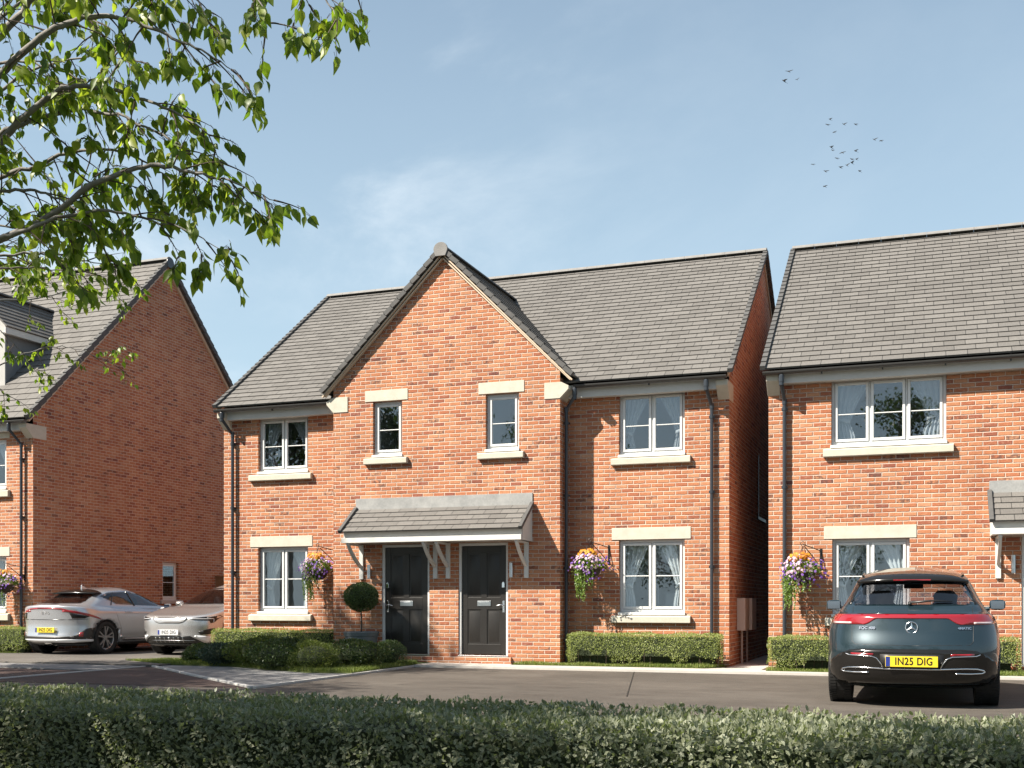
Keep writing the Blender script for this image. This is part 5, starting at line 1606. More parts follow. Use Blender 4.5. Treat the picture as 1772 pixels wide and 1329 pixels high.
    def seats(s, xs, y, z0, z1, w=.36):
        for x in xs:
            mb = MB(); P = []
            for (yy, zz, ww) in ((0, z0, w * .5), (.03, z0 + (z1 - z0) * .55, w * .52), (.07, z1 - .20, w * .44), (.08, z1 - .15, w * .30), (.085, z1 - .06, w * .33), (.09, z1, w * .20)):
                ring = [(x + ww * math.cos(a), y - yy + .085 * math.sin(a) * (1 if abs(math.sin(a)) > 0 else 1), zz) for a in np.linspace(0, 2 * PI, 17)[:-1]]
                P.append(ring + [ring[0]])
            mb.grid(P); mb.add(P[-1][:-1], [tuple(range(16))])
            mb.build('seat', M['seat'], s.t, smooth=True)
    def mirror(s, x, y, z, w=.20, h=.135, dp=.10, mat=None):
        mb = MB(); sx = 1 if x > 0 else -1; n = 12
        rows = []
        for k, (t, f) in enumerate(((0, .86), (.15, 1), (.55, .96), (.85, .70), (1, .25))):
            ring = []
            for j in range(n):
                a = 2 * PI * j / n; ca, sa = math.cos(a), math.sin(a)
                ex = abs(ca) ** .55 * (1 if ca > 0 else -1); ez = abs(sa) ** .55 * (1 if sa > 0 else -1)
                ring.append((x + sx * .0 + ex * w / 2 * f, y + dp * t, z + ez * h / 2 * f + .01 * t))
            rows.append(ring + [ring[0]])
        mb.grid(rows); mb.add(rows[0][:-1][::-1], [tuple(range(n))]); mb.add(rows[-1][:-1], [tuple(range(n))])
        mb.tube([(x - sx * w * .45, y + .04, z - h * .35), (x - sx * (w * .5 + .10), y + .06, z - h * .45)], [.03, .035], 8)
        o = mb.build('wing_mirror', mat or s.paint, s.t, smooth=False, bevel=.006)
        g = MB(); g.box(x - w * .40, x + w * .40, y - .004, y - .001, z - h * .38, z + h * .38); g.build('mirror_glass', M['mirror_glass'], o)
        return o

# ---- dark teal car on the right, seen from behind
def teal_car():
    Z = lambda *a: list(a)
    lv = [dict(z=.205, w=.80, yr=.40, yf=4.45), dict(z=.27, w=.88, yr=.12, yf=4.66), dict(z=.40, w=.925, yr=.03, yf=4.73), dict(z=.58, w=.938, yr=.0, yf=4.76),
          dict(z=.70, w=.942, yr=.012, yf=4.74), dict(z=Z((0, .84), (3.5, .84), (4.7, .76)), w=.938, yr=.06, yf=4.67), dict(z=Z((0, .95), (3.4, .95), (4.6, .83)), w=.912, yr=.085, yf=4.56),
          dict(z=Z((0, 1.03), (3.3, 1.02), (4.3, .92)), w=.868, yr=.105, yf=4.25), dict(z=Z((0, 1.075), (3.2, 1.06), (3.9, 1.00)), w=.825, yr=.17, yf=3.55),
          dict(z=Z((0, 1.13), (3.3, 1.10)), w=.785, yr=.27, yf=3.34), dict(z=1.28, w=.715, yr=.45, yf=2.98), dict(z=1.41, w=.650, yr=.63, yf=2.62),
          dict(z=Z((.7, 1.475), (1.8, 1.515), (2.4, 1.50)), w=.585, yr=.72, yf=2.38), dict(z=Z((.75, 1.50), (1.8, 1.575), (2.3, 1.55)), w=.46, yr=.76, yf=2.24),
          dict(z=Z((.78, 1.512), (1.8, 1.605), (2.2, 1.575)), w=.24, yr=.78, yf=2.18), dict(z=Z((.78, 1.516), (1.8, 1.615), (2.2, 1.58)), w=.0, yr=.78, yf=2.16)]
    c = Car('parked_car', 'dark teal crossover with a full width red tail light, parked facing the right house', 'car', (-.134, 13.2, 0), 0, M['paint_teal'], lv, [(.93, .36), (3.80, .36)], .395, 'cars parked by the houses')
    rw = [(-.655, 1.150), (.655, 1.150), (.635, 1.22), (.585, 1.36), (.55, 1.395), (-.55, 1.395), (-.585, 1.36), (-.635, 1.22)]
    ws = [(-.70, 1.11), (.70, 1.11), (.58, 1.44), (-.58, 1.44)]
    sw = [(.95, 1.16), (3.15, 1.14), (2.62, 1.40), (2.0, 1.455), (1.2, 1.43)]
    c.patch('rear_window', [(x * .985, z) for x, z in rw], 'rear', 'tint', .002, 0, .06)
    c.patch('windscreen', ws, 'front', 'tint', .002, 0, .08)
    for d in ('right', 'left'): c.patch('side_window', sw, d, 'tint', .003, 0, .08)
    # patches on the tail
    lamp = [(-.875, 1.00), (-.845, 1.028), (-.80, 1.037), (.80, 1.037), (.845, 1.028), (.875, 1.00), (.878, .945), (.84, .930), (.50, .925), (.46, .94), (.385, .990), (.36, .995),
            (-.36, .995), (-.385, .990), (-.46, .94), (-.50, .925), (-.84, .930), (-.878, .945)]
    tl = c.patch('tail_light', lamp, 'rear', 'lamp_red', .008, .02, .04)
    for s in (1, -1):
        c.patch('indicator', sorted([(s * .64, .932), (s * .845, .936), (s * .845, .955), (s * .64, .953)], key=lambda p: math.atan2(p[1] - .944, p[0] - s * .74)), 'rear', 'lamp_clear', .0105, .004, .04, tl)
    c.strip('lamp_rim', [(-.80, 1.040), (.80, 1.040)], 'rear', .004, 'gloss_black', .008, tl)
    bp = [(-.925, .47), (-.86, .53), (-.76, .60), (-.66, .642), (-.52, .656), (.52, .656), (.66, .642), (.76, .60), (.86, .53), (.925, .47), (.90, .36), (.80, .275), (.72, .25), (-.72, .25), (-.80, .275), (-.90, .36)]
    bmp = c.patch('bumper', bp, 'rear', 'gloss_black', .007, .02, .05)
    # shut lines
    for s in (1, -1):
        c.strip('shut_line', [(s * .635, 1.12), (s * .64, .92), (s * .635, .74), (s * .60, .705), (0, .695)], 'rear', .0028, 'satin_black', -.0005)
    # reflectors, trims
    for s in (1, -1):
        c.patch('reflector', [(s * .40, .583), (s * .64, .590), (s * .64, .610), (s * .40, .606)][::s], 'rear', 'lamp_red', .013, .008, .05, bmp)
        c.strip('chrome_trim', [(s * .70, .600), (s * .66, .584), (s * .42, .576), (s * .365, .555), (s * .315, .49), (s * .30, .455)], 'rear', .006, 'chrome', .011, bmp)
        c.strip('chrome_trim', [(s * .29, .440), (s * .42, .445), (s * .56, .449), (s * .67, .445), (s * .735, .428), (s * .75, .412), (s * .72, .398), (s * .60, .394), (s * .45, .398)], 'rear', .0085, 'chrome', .011, bmp)
    c.strip('chrome_trim', [(-.30, .438), (.30, .438)], 'rear', .007, 'chrome', .011, bmp)
    c.patch('plate_recess', [(-.32, .455), (.32, .455), (.33, .60), (-.33, .60)], 'rear', 'satin_black', .0085, .004, .1, bmp)
    c.plate(0, -.022, .522, .545, .118, False, 'plate_yellow', .0)
    # badge: ring with a three pointed star
    p, nn = c.cast(0, .893, 'rear'); p = p + nn * .010
    b = MB(); R = .062
    ring = [(p.x + R * math.cos(a), p.y, p.z + R * math.sin(a)) for a in np.linspace(0, 2 * PI, 41)]
    b.tube(ring, .0052, 6)
    for k in range(3):
        a = PI / 2 + k * 2 * PI / 3; d = Vector((math.cos(a), 0, math.sin(a))); e = Vector((-math.sin(a), 0, math.cos(a)))
        o = Vector(p); t = o + d * R * .97
        b.add([o + e * .011, o - e * .011, t, o + Vector((0, -.007, 0))], [(0, 3, 2), (3, 1, 2), (0, 2, 1)])
    b.build('badge', M['chrome'], c.t)
    c.text('lettering', 'EQC 400', -.47, .885, .042, 'rear', sx=1.15); c.text('lettering', '4MATIC', .545, .885, .038, 'rear', sx=1.15)
    # roof spoiler with brake light
    sp = MB(); rows = []
    for i in range(25):
        x = -.60 + 1.2 * i / 24; k = 1 - (abs(x) / .60) ** 2.4
        ye = .56 - .06 * k + .10 * (abs(x) / .6) ** 3; ze = 1.412 + .022 * k
        yb = .90; zb = (c.cast(x, yb, 'top')[0].z + .003)
        rows.append([(x, ye + .06, ze - .020), (x, ye, ze - .008), (x, ye + .005, ze + .005), (x, (ye + yb) / 2, (ze + zb) / 2 + .012), (x, yb, zb)])
    sp.grid(rows); s_ = sp.build('roof_spoiler', M['gloss_black'], c.t, smooth=True); q = s_.modifiers.new('t', 'SOLIDIFY'); q.thickness = .012
    MB().box(-.20, .20, .492, .506, 1.424, 1.436).build('brake_light', M['lamp_red'], c.t)
    # pillars beside the rear glass
    for s in (1, -1):
        c.patch('window_fin', [(s * .660, 1.150), (s * .695, 1.150), (s * .655, 1.27), (s * .605, 1.395), (s * .560, 1.395), (s * .59, 1.35), (s * .635, 1.235)][::s], 'rear', 'gloss_black', .005, .008, .05)
    # roof rails
    for s in (1, -1):
        pts = [(s * .555, 1.00), (s * .565, 1.5), (s * .555, 2.1)]
        mb = MB(); mb.tube([c.cast(x, y, 'top')[0] + Vector((0, 0, .012)) for x, y in pts], .014, 6); mb.build('roof_rail', M['gloss_black'], c.t)
    wp = MB(); a = c.cast(-.02, 1.145, 'rear'); e = c.cast(.43, 1.172, 'rear'); m_ = c.cast(.2, 1.165, 'rear')
    wp.tube([a[0] + a[1] * .03, m_[0] + m_[1] * .035, e[0] + e[1] * .015], [.016, .013, .005], 6); wp.tube([a[0] + a[1] * .01, a[0] + a[1] * .035], .022, 8)
    wp.build('rear_wiper', M['satin_black'], c.t, smooth=True)
    for s in (1, -1): c.mirror(s * 1.03, 2.86, 1.145, .20, .135, .11)
    c.hole([(x * .97, (z - 1.27) * .93 + 1.27) for x, z in rw], 'rear'); c.hole([(x * .95, (z - 1.27) * .92 + 1.27) for x, z in ws], 'front'); c.hole([((y - 2.05) * .95 + 2.05, (z - 1.28) * .88 + 1.28) for y, z in sw], 'side')
    c.finish()
    for s in (1, -1):
        c.wheel(s * .80, .93, .36, .265, rim='rim_light'); c.wheel(s * .80, 3.80, .36, .255, rim='rim_light')
    c.seats((-.37, .37), 1.42, .55, 1.315, .42); c.seats((-.37, .37), 2.45, .55, 1.33, .40)
    MB().box(-.12, .12, 2.55, 2.60, 1.36, 1.42).build('rear_view_mirror', M['satin_black'], c.t, bevel=.01)
    MB().box(-.66, .66, .45, .95, 1.02, 1.075).build('parcel_shelf', M['satin_black'], c.t, bevel=.02)
    MB().box(-.70, .70, 2.75, 3.5, .85, 1.03).build('dashboard', M['satin_black'], c.t, bevel=.04)
teal_car()

# ---- silver crossover at the left, seen from behind
def silver_car():
    Z = lambda *a: list(a)
    lv = [dict(z=.19, w=.80, yr=.42, yf=4.40), dict(z=.25, w=.87, yr=.16, yf=4.56), dict(z=.36, w=.92, yr=.04, yf=4.64), dict(z=.50, w=.935, yr=.06, yf=4.67),
          dict(z=.66, w=.94, yr=.07, yf=4.66), dict(z=Z((0, .80), (3.4, .80), (4.6, .72)), w=.938, yr=.05, yf=4.60), dict(z=Z((0, .94), (3.3, .91), (4.5, .80)), w=.925, yr=.03, yf=4.48),
          dict(z=Z((0, 1.06), (.8, .99), (3.2, .97), (4.2, .88)), w=.885, yr=.015, yf=4.2), dict(z=Z((0, 1.095), (.7, 1.03), (3.1, 1.00), (3.9, .94)), w=.845, yr=.06, yf=3.7),
          dict(z=Z((.1, 1.09), (.8, 1.07), (3.3, 1.04)), w=.80, yr=.20, yf=3.52), dict(z=Z((.4, 1.20), (3.0, 1.18)), w=.735, yr=.55, yf=3.12), dict(z=Z((.8, 1.325), (2.8, 1.33)), w=.665, yr=.85, yf=2.72),
          dict(z=Z((.95, 1.385), (1.8, 1.43), (2.5, 1.41)), w=.60, yr=.98, yf=2.45), dict(z=Z((1.0, 1.415), (1.9, 1.48), (2.4, 1.465)), w=.47, yr=1.02, yf=2.30), dict(z=Z((1.0, 1.43), (1.9, 1.505), (2.3, 1.49)), w=.24, yr=1.04, yf=2.24),
          dict(z=Z((1.0, 1.432), (1.9, 1.512), (2.3, 1.495)), w=0, yr=1.04, yf=2.22)]
    c = Car('parked_car', 'silver crossover with a yellow plate parked beside the plain brick gable wall', 'car', (-18.13, 19.83, .045), 0, M['paint_silver'], lv, [(.90, .37), (3.80, .37)], .405, 'cars parked by the houses')
    rw = [(-.58, 1.125), (.58, 1.125), (.53, 1.26), (.48, 1.355), (-.48, 1.355), (-.53, 1.26)]
    ws = [(-.70, 1.06), (.70, 1.06), (.57, 1.42), (-.57, 1.42)]
    sw = [(1.02, 1.29), (1.42, 1.11), (3.30, 1.055), (2.66, 1.365), (2.1, 1.41), (1.30, 1.375)]
    c.patch('rear_window', rw, 'rear', 'tint_dark', .003, 0, .06); c.patch('windscreen', ws, 'front', 'tint_dark', .003, 0, .08)
    for d in ('right', 'left'):
        c.patch('side_window', sw, d, 'tint_dark', .003, 0, .08)
        c.strip('window_pillar', [(2.02, 1.07), (1.92, 1.40)], d, .018, 'gloss_black', .002); c.strip('window_pillar', [(1.22, 1.09), (1.45, 1.375)], d, .012, 'gloss_black', .002)
    # light band across the tail and down the flanks
    c.patch('tail_light', [(-.56, .985), (-.42, 1.022), (-.2, 1.036), (.2, 1.036), (.42, 1.022), (.56, .985), (.54, .940), (.42, .988), (.2, 1.004), (-.2, 1.004), (-.42, .988), (-.54, .940)], 'rear', 'lamp_red', .006, .012, .04)
    for d in ('right', 'left'):
        c.patch('tail_light', [(.07, .988), (.14, .975), (.26, .94), (.62, .835), (.78, .77), (.66, .785), (.40, .845), (.26, .885), (.14, .925), (.07, .945)], d, 'lamp_red', .007, .012, .04)
        c.patch('lamp_garnish', [(.12, .935), (.21, .885), (.42, .845), (.32, .80), (.16, .795)], d, 'gloss_black', .006, .01, .04)
    c.strip('shut_line', [(-.86, .785), (-.6, .772), (.6, .772), (.86, .785)], 'rear', .007, 'gloss_black', .0)
    for s in (1, -1): c.strip('shut_line', [(s * .70, .985), (s * .72, .80), (s * .70, .70)], 'rear', .003, 'satin_black', -.0005)
    lowp = [(-.915, .60), (-.84, .575), (-.68, .43), (-.58, .405), (.58, .405), (.68, .43), (.84, .575), (.915, .60), (.91, .38), (.84, .24), (-.84, .24), (-.91, .38)]
    bmp = c.patch('bumper', lowp, 'rear', 'satin_black', .008, .02, .05)
    for s in (1, -1):
        pass
        c.patch('fog_lamp', [(s * .74, .40), (s * .80, .40), (s * .80, .50), (s * .74, .49)][::s], 'rear', 'lamp_red', .014, .01, .05, bmp)
    c.patch('skid_plate', [(-.90, .345), (.90, .345), (.86, .30), (.60, .285), (-.60, .285), (-.86, .30)], 'rear', 'lamp_white', .022, .02, .05, bmp)
    c.patch('skid_grille', [(-.09, .275), (.09, .275), (.09, .23), (-.09, .23)], 'rear', 'chrome', .024, .01, .02, bmp)
    c.plate(0, .020, .545, .52, .111, False, 'plate_yellow', -.06)
    c.text('lettering', 'EV6', .0, .92, .085, 'rear', sx=1.7)
    for d in ('right', 'left'):
        c.patch('sill_trim', [(1.38, .42), (1.55, .33), (3.20, .33), (3.20, .285), (1.50, .285), (1.36, .35)], d, 'chrome', .008, .01, .06)
        c.patch('cladding', [(1.36, .26), (3.30, .26), (3.30, .20), (1.36, .20)], d, 'satin_black', .006, .01, .08)
        c.strip('shut_line', [(1.20, 1.04), (1.28, .80), (1.40, .55), (1.42, .40)], d, .003, 'satin_black', -.0005); c.strip('shut_line', [(2.32, 1.03), (2.34, .60), (2.30, .34)], d, .003, 'satin_black', -.0005)
        c.patch('door_handle', [(1.55, .925), (1.78, .92), (1.78, .945), (1.55, .95)], d, M['paint_silver'], .010, .01, .06); c.patch('door_handle', [(2.48, .915), (2.71, .91), (2.71, .935), (2.48, .94)], d, M['paint_silver'], .010, .01, .06)
        c.strip('shoulder_crease', [(.85, 1.03), (1.5, .985), (3.2, .965)], d, .004, 'chrome', -.002)
    sp = MB(); rows = []
    for i in range(21):
        x = -.58 + 1.16 * i / 20; k = (abs(x) / .58) ** 2.2
        ye, ze = .80 + .10 * k, 1.372 - .02 * k; yb = 1.15; zb = c.cast(x, yb, 'top')[0].z + .003
        rows.append([(x, ye + .05, ze - .012), (x, ye, ze - .006), (x, ye + .01, ze + .004), (x, (ye + yb) / 2, (ze + zb) / 2 + .008), (x, yb, zb)])
    sp.grid(rows); s_ = sp.build('roof_spoiler', M['gloss_black'], c.t, smooth=True); q = s_.modifiers.new('t', 'SOLIDIFY'); q.thickness = .012
    fz = c.cast(0, 1.25, 'top')[0].z
    MB().prism([(1.16, fz - .01), (1.36, fz + .005), (1.34, fz + .022), (1.17, fz + .09)], 'x', -.018, .018).build('roof_antenna', M['paint_silver'], c.t, bevel=.006)
    for s in (1, -1): c.mirror(s * 1.02, 2.92, 1.06, .19, .12, .11, M['paint_silver'])
    c.hole([(x * .96, (z - 1.24) * .9 + 1.24) for x, z in rw], 'rear'); c.hole([(x * .95, (z - 1.24) * .92 + 1.24) for x, z in ws], 'front'); c.hole([((y - 2.05) * .94 + 2.05, (z - 1.24) * .84 + 1.24) for y, z in sw], 'side')
    c.finish()
    for s in (1, -1):
        c.wheel(s * .815, .90, .37, .255); c.wheel(s * .815, 3.80, .37, .255)
    c.seats((-.37, .37), 1.75, .5, 1.22, .42); c.seats((-.37, .37), 2.55, .5, 1.26, .40)
    MB().box(-.70, .70, 2.85, 3.55, .80, .99).build('dashboard', M['satin_black'], c.t, bevel=.04)
silver_car()

# ---- champagne car facing the street
def champagne_car():
    NOSE[:] = [.72, 2.9]
    Z = lambda *a: list(a)
    lv = [dict(z=.19, w=.82, yr=.42, yf=4.62), dict(z=.25, w=.90, yr=.16, yf=4.80), dict(z=.36, w=.955, yr=.05, yf=4.87), dict(z=.50, w=.97, yr=.03, yf=4.88),
          dict(z=.64, w=.975, yr=.04, yf=4.89), dict(z=Z((0, .84), (3.3, .82), (4.85, .745)), w=.972, yr=.05, yf=4.885), dict(z=Z((0, .98), (3.3, .93), (4.3, .89), (4.85, .815)), w=.955, yr=.06, yf=4.86),
          dict(z=Z((0, 1.05), (3.2, 1.00), (4.2, .955), (4.8, .862)), w=.915, yr=.10, yf=4.78), dict(z=Z((0, 1.09), (3.1, 1.06), (4.0, 1.015), (4.6, .905)), w=.86, yr=.16, yf=4.55),
          dict(z=Z((.1, 1.11), (3.1, 1.09), (3.9, 1.05), (4.3, .98)), w=.80, yr=.24, yf=4.1), dict(z=Z((.3, 1.15), (3.2, 1.115), (3.65, 1.09)), w=.765, yr=.30, yf=3.72),
          dict(z=1.28, w=.705, yr=.50, yf=3.30), dict(z=Z((.6, 1.40), (3.0, 1.42)), w=.645, yr=.66, yf=2.92),
          dict(z=Z((.7, 1.47), (1.8, 1.525), (2.6, 1.50)), w=.585, yr=.74, yf=2.60), dict(z=Z((.75, 1.50), (1.8, 1.585), (2.5, 1.55)), w=.46, yr=.78, yf=2.44), dict(z=Z((.78, 1.515), (1.8, 1.61), (2.4, 1.575)), w=.24, yr=.80, yf=2.36),
          dict(z=Z((.78, 1.52), (1.8, 1.615), (2.4, 1.58)), w=0, yr=.80, yf=2.34)]
    c = Car('parked_car', 'champagne car with a white plate, nose out beside the left corner of the brick pair', 'car', (-15.30, 25.30, .045), PI, M['paint_champagne'], lv, [(.93, .375), (3.92, .375)], .41, 'cars parked by the houses')
    ws = [(-.72, 1.125), (.72, 1.125), (.64, 1.33), (.575, 1.475), (-.575, 1.475), (-.64, 1.33)]
    rw = [(-.62, 1.16), (.62, 1.16), (.54, 1.42), (-.54, 1.42)]
    sw = [(.85, 1.17), (3.30, 1.145), (2.85, 1.40), (2.2, 1.47), (1.2, 1.44)]
    c.patch('windscreen', ws, 'front', 'tint_dark', .003, 0, .06); c.patch('rear_window', rw, 'rear', 'tint_dark', .003, 0, .08)
    for d in ('right', 'left'): c.patch('side_window', sw, d, 'tint_dark', .003, 0, .08)
    for k in (1, -1): c.strip('windscreen_pillar', [(k * .745, 1.12), (k * .665, 1.33), (k * .595, 1.475)], 'front', .032, 'gloss_black', -.008)
    c.strip('roof_edge', [(-.59, 1.482), (.59, 1.482)], 'front', .02, 'gloss_black', -.008)
    # nose panel
    pn = c.patch('nose_panel', [(-.44, .795), (-.40, .815), (.40, .815), (.44, .795), (.36, .735), (.26, .705), (-.26, .705), (-.36, .735)], 'front', 'paint_champagne', .012, .014, .05)
    c.strip('panel_outline', [(-.44, .800), (-.40, .822), (.40, .822), (.44, .800)], 'front', .0075, 'gloss_black', .006, pn)
    c.strip('panel_outline', [(-.44, .79), (-.36, .728), (-.26, .698), (.26, .698), (.36, .728), (.44, .79)], 'front', .004, 'satin_black', .004, pn)
    c.strip('light_line', [(-.36, .772), (-.20, .765), (.20, .765), (.36, .772)], 'front', .006, 'lamp_white', .013, pn)
    for s in (1, -1):
        hl = c.patch('headlight', [(s * .50, .79), (s * .55, .812), (s * .80, .842), (s * .92, .875), (s * .935, .84), (s * .90, .72), (s * .86, .70), (s * .84, .755), (s * .60, .765)][::s], 'front', 'gloss_black', .006, .014, .04)
        c.strip('light_blade', [(s * .52, .793), (s * .80, .792), (s * .885, .80), (s * .89, .72)], 'front', .008, 'lamp_white', .014, hl)
        c.strip('light_blade', [(s * .80, .822), (s * .905, .862)], 'front', .006, 'lamp_white', .014, hl)
        c.patch('corner_vent', [(s * .66, .52), (s * .90, .60), (s * .90, .47), (s * .70, .455)][::s], 'front', 'satin_black', .006, .012, .05)
    lg = c.patch('lower_grille', [(-.50, .43), (.50, .43), (.62, .37), (.76, .265), (-.76, .265), (-.62, .37)], 'front', 'gloss_black', .007, .016, .05)
    for i in range(-3, 4): c.strip('grille_bar', [(i * .115, .40), (i * .115, .285)], 'front', .006, 'chrome', .011, lg)
    c.strip('grille_bar', [(-.60, .335), (.60, .335)], 'front', .004, 'chrome', .010, lg)
    c.patch('splitter', [(-.86, .255), (.86, .255), (.84, .215), (-.84, .215)], 'front', 'gloss_black', .016, .02, .06)
    c.patch('lower_blade', [(-.86, .42), (-.62, .445), (-.58, .425), (-.80, .30), (-.88, .30)], 'front', 'lamp_white', .010, .01, .05); c.patch('lower_blade', [(.86, .42), (.88, .30), (.80, .30), (.58, .425), (.62, .445)], 'front', 'lamp_white', .010, .01, .05)
    c.plate(0, 4.915, .505, .52, .111, True, 'plate_white')
    p, nn = c.cast(0, .865, 'front')
    b = MB()
    for a in (PI / 4, -PI / 4):
        e = Vector((math.cos(a), 0, math.sin(a))) * .024; o = Vector(p) + nn * .012
        b.add([o + e, o - e, o + Vector((e.z, 0, -e.x)) * .25 + nn * .006, o - Vector((e.z, 0, -e.x)) * .25 + nn * .006], [(0, 2, 1), (0, 1, 3)])
    b.build('badge', M['chrome'], c.t)
    c.strip('shut_line', [(-.86, .905), (-.6, .872), (0, .855), (.6, .872), (.86, .905)], 'front', .003, 'satin_black', -.0005)
    for d in ('right', 'left'):
        c.strip('shut_line', [(3.30, 1.08), (3.38, .70), (3.30, .35)], d, .003, 'satin_black', -.0005)
        c.patch('cladding', [(1.40, .27), (3.45, .27), (3.45, .19), (1.40, .19)], d, 'satin_black', .006, .01, .08)
        c.strip('fender_vent', [(3.60, .90), (3.86, .87)], d, .012, 'gloss_black', .0)
    for s in (1, -1): c.mirror(s * 1.04, 3.05, 1.12, .20, .12, .11, M['paint_champagne'])
    c.hole([(x * .965, (z - 1.29) * .93 + 1.29) for x, z in ws], 'front'); c.hole([(x * .95, (z - 1.29) * .92 + 1.29) for x, z in rw], 'rear'); c.hole([((y - 2.05) * .95 + 2.05, (z - 1.28) * .88 + 1.28) for y, z in sw], 'side')
    c.finish()
    for s in (1, -1):
        c.wheel(s * .84, .93, .375, .255); c.wheel(s * .84, 3.92, .375, .255)
    c.seats((-.38, .38), 2.55, .5, 1.30, .42)
    MB().box(-.72, .72, 2.9, 3.6, .85, 1.04).build('dashboard', M['satin_black'], c.t, bevel=.04)
    MB().box(-.13, .13, 2.62, 2.66, 1.36, 1.43).build('rear_view_mirror', M['satin_black'], c.t, bevel=.01)
champagne_car()
# ------------------------------------------------------------------ birds
def bird(label, x, y, d, span, flap, head, bank, cat='bird'):
    mb = MB(); L = span * .62
    prof = [(0, -.5), (.045, -.40), (.085, -.15), (.09, .05), (.06, .25), (.035, .36), (.0, .42)]
    rows = []
    for r, t in prof:
        rows.append([(r * L * math.cos(a), t * L, r * L * .9 * math.sin(a)) for a in np.linspace(0, 2 * PI, 9)])
    mb.grid(rows)
    for s in (1, -1):
        pts = []
        for u, lead, trail, zz in ((0, .16, -.16, 0), (.30, .20, -.12, .55), (.62, .08, -.16, .80), (1.0, -.18, -.24, 1.0)):
            xx = s * (.03 * L + u * span * .5 * math.cos(flap * .6)); z = math.sin(flap) * span * .42 * zz * (u if u else 0)
            pts.append(((xx, lead * L, z), (xx, trail * L, z - .005)))
        for a, b in zip(pts[:-1], pts[1:]):
            up = .012 * span
            mb.add([a[0], a[1], b[1], b[0], (a[0][0], a[0][1], a[0][2] + up), (a[1][0], a[1][1], a[1][2] + up), (b[1][0], b[1][1], b[1][2] + up * .4), (b[0][0], b[0][1], b[0][2] + up * .4)],
                   [(0, 1, 2, 3), (7, 6, 5, 4), (0, 3, 7, 4), (1, 5, 6, 2)])
    mb.add([(-.02 * L, -.42 * L, 0), (.02 * L, -.42 * L, 0), (.10 * L, -.72 * L, .0), (-.10 * L, -.72 * L, .0), (0, -.55 * L, .02 * L)], [(0, 1, 4), (1, 2, 4), (2, 3, 4), (3, 0, 4), (3, 2, 1, 0)])
    o = mb.build('bird', M['bird'], None, smooth=True)
    o.location = at(x, y, d); o.rotation_euler = (.75, bank, head)
    tag(o, label, cat, 'birds flying in the sky')
M['bird'] = new_mat('dark_feathers', (.012, .013, .015), .8)
BZ = [(248, 130, 1.25, 'larger dark bird with spread wings, topmost of the three apart from the flock'), (203, 223, 1.25, 'larger dark bird flying level, lower left of the three apart from the flock'),
      (328, 208, .75, 'small blurred dark bird, rightmost of the three apart from the flock'), (643, 590, 1, 'dark bird highest in the main flock, wings bent'), (616, 640, 1, 'dark bird just below and left of the highest flock bird'),
      (775, 637, 1.05, 'dark bird with bent wings in the middle of the upper flock row'), (885, 637, .95, 'dark bird with forked wings at the right end of the upper flock row'), (685, 712, .8, 'small dark bird alone below the upper flock row'),
      (1067, 783, 1, 'left bird of the close pair flying right of the flock'), (1132, 795, 1, 'right bird of the close pair flying right of the flock'), (655, 858, 1.05, 'dark bird above another, upper of the close left pair in the flock'),
      (665, 885, .9, 'dark bird below another, lower of the close left pair in the flock'), (762, 908, .95, 'dark bird with folded wings in the centre of the flock'), (706, 962, .85, 'small flat winged dark bird below the close left pair'),
      (888, 893, 1.05, 'dark bird with a raised wing above the tight right cluster'), (848, 970, 1.15, 'steeply banked dark bird at the left of the tight right cluster'), (896, 973, .7, 'smallest dark bird at the right of the tight cluster'),
      (852, 1007, 1, 'dark bird lowest in the tight right cluster'), (804, 1030, 1.05, 'banked dark bird just left of and below the tight cluster'), (741, 1049, 1, 'dark bird with hooked wings below the flock centre'),
      (478, 1021, .9, 'faint dark bird flying alone, leftmost of the flock'), (597, 1087, 1.2, 'dark bird diving steeply at the lower left of the flock'), (926, 1085, 1.05, 'dark bird at the lower right of the flock, wings bent'),
      (593, 1232, .95, 'dark bird flying alone, lowest of all the flock')]
rb = random.Random(9)
for zx, zy, k, lab in BZ:
    bird(lab, 1320 + zx / 5.5375, 100 + zy / 5.5375, rb.uniform(68, 92), 0.47 * k, rb.uniform(.1, .9), rb.uniform(.3, 1.5), rb.uniform(-.6, -.1))

# ------------------------------------------------------------------ things seen through the windows
def picture(label, x, z, w, h, frame='paper', Y=22.6):
    f = MB(); f.box(x - w / 2, x + w / 2, Y, Y + .03, z - h / 2, z + h / 2)
    o = f.build('picture_frame', M[frame], None); tag(o, label, 'picture', 'framed pictures on the bedroom wall')
    MB().box(x - w * .30, x + w * .30, Y - .004, Y - .001, z - h * .30, z + h * .30).build('print', M['frame_dark'] if frame == 'paper' else M['paper'], o)
for a in (('tall white framed picture behind the upper left window', -13.30, 4.42, .34, .55, 'paper'), ('square dark framed picture behind the upper left window', -12.62, 4.46, .20, .24, 'frame_dark'),
          ('small white picture under the dark one behind the upper left window', -12.80, 4.10, .14, .18, 'paper'), ('white picture lowest behind the upper left window', -12.52, 4.08, .24, .30, 'paper'),
          ('wide blue framed picture behind the upper left window', -12.08, 4.20, .26, .32, 'frame_dark')):
    picture(*a)
def floor_lamp(label, x, y, shade, zs):
    t = thing('floor_lamp', label, 'lamp', (x, y, .5))
    MB().tube([(x, y, .5), (x, y, zs)], .012, 8).build('stand', M['steel'], t)
    m = MB(); m.lathe([(.17, zs - .05), (.12, zs + .26)], (x, y, 0), 20); m.build('lamp_shade', shade, t)
floor_lamp('floor lamp with a pale shade behind the ground window left of the porch', -12.55, 21.7, new_mat('pale_blue_shade', (.50, .58, .66), .8), 1.72)
floor_lamp('floor lamp with a brown shade behind the ground window right of the porch', -4.85, 21.6, new_mat('brown_shade', (.30, .20, .18), .8), 1.75)
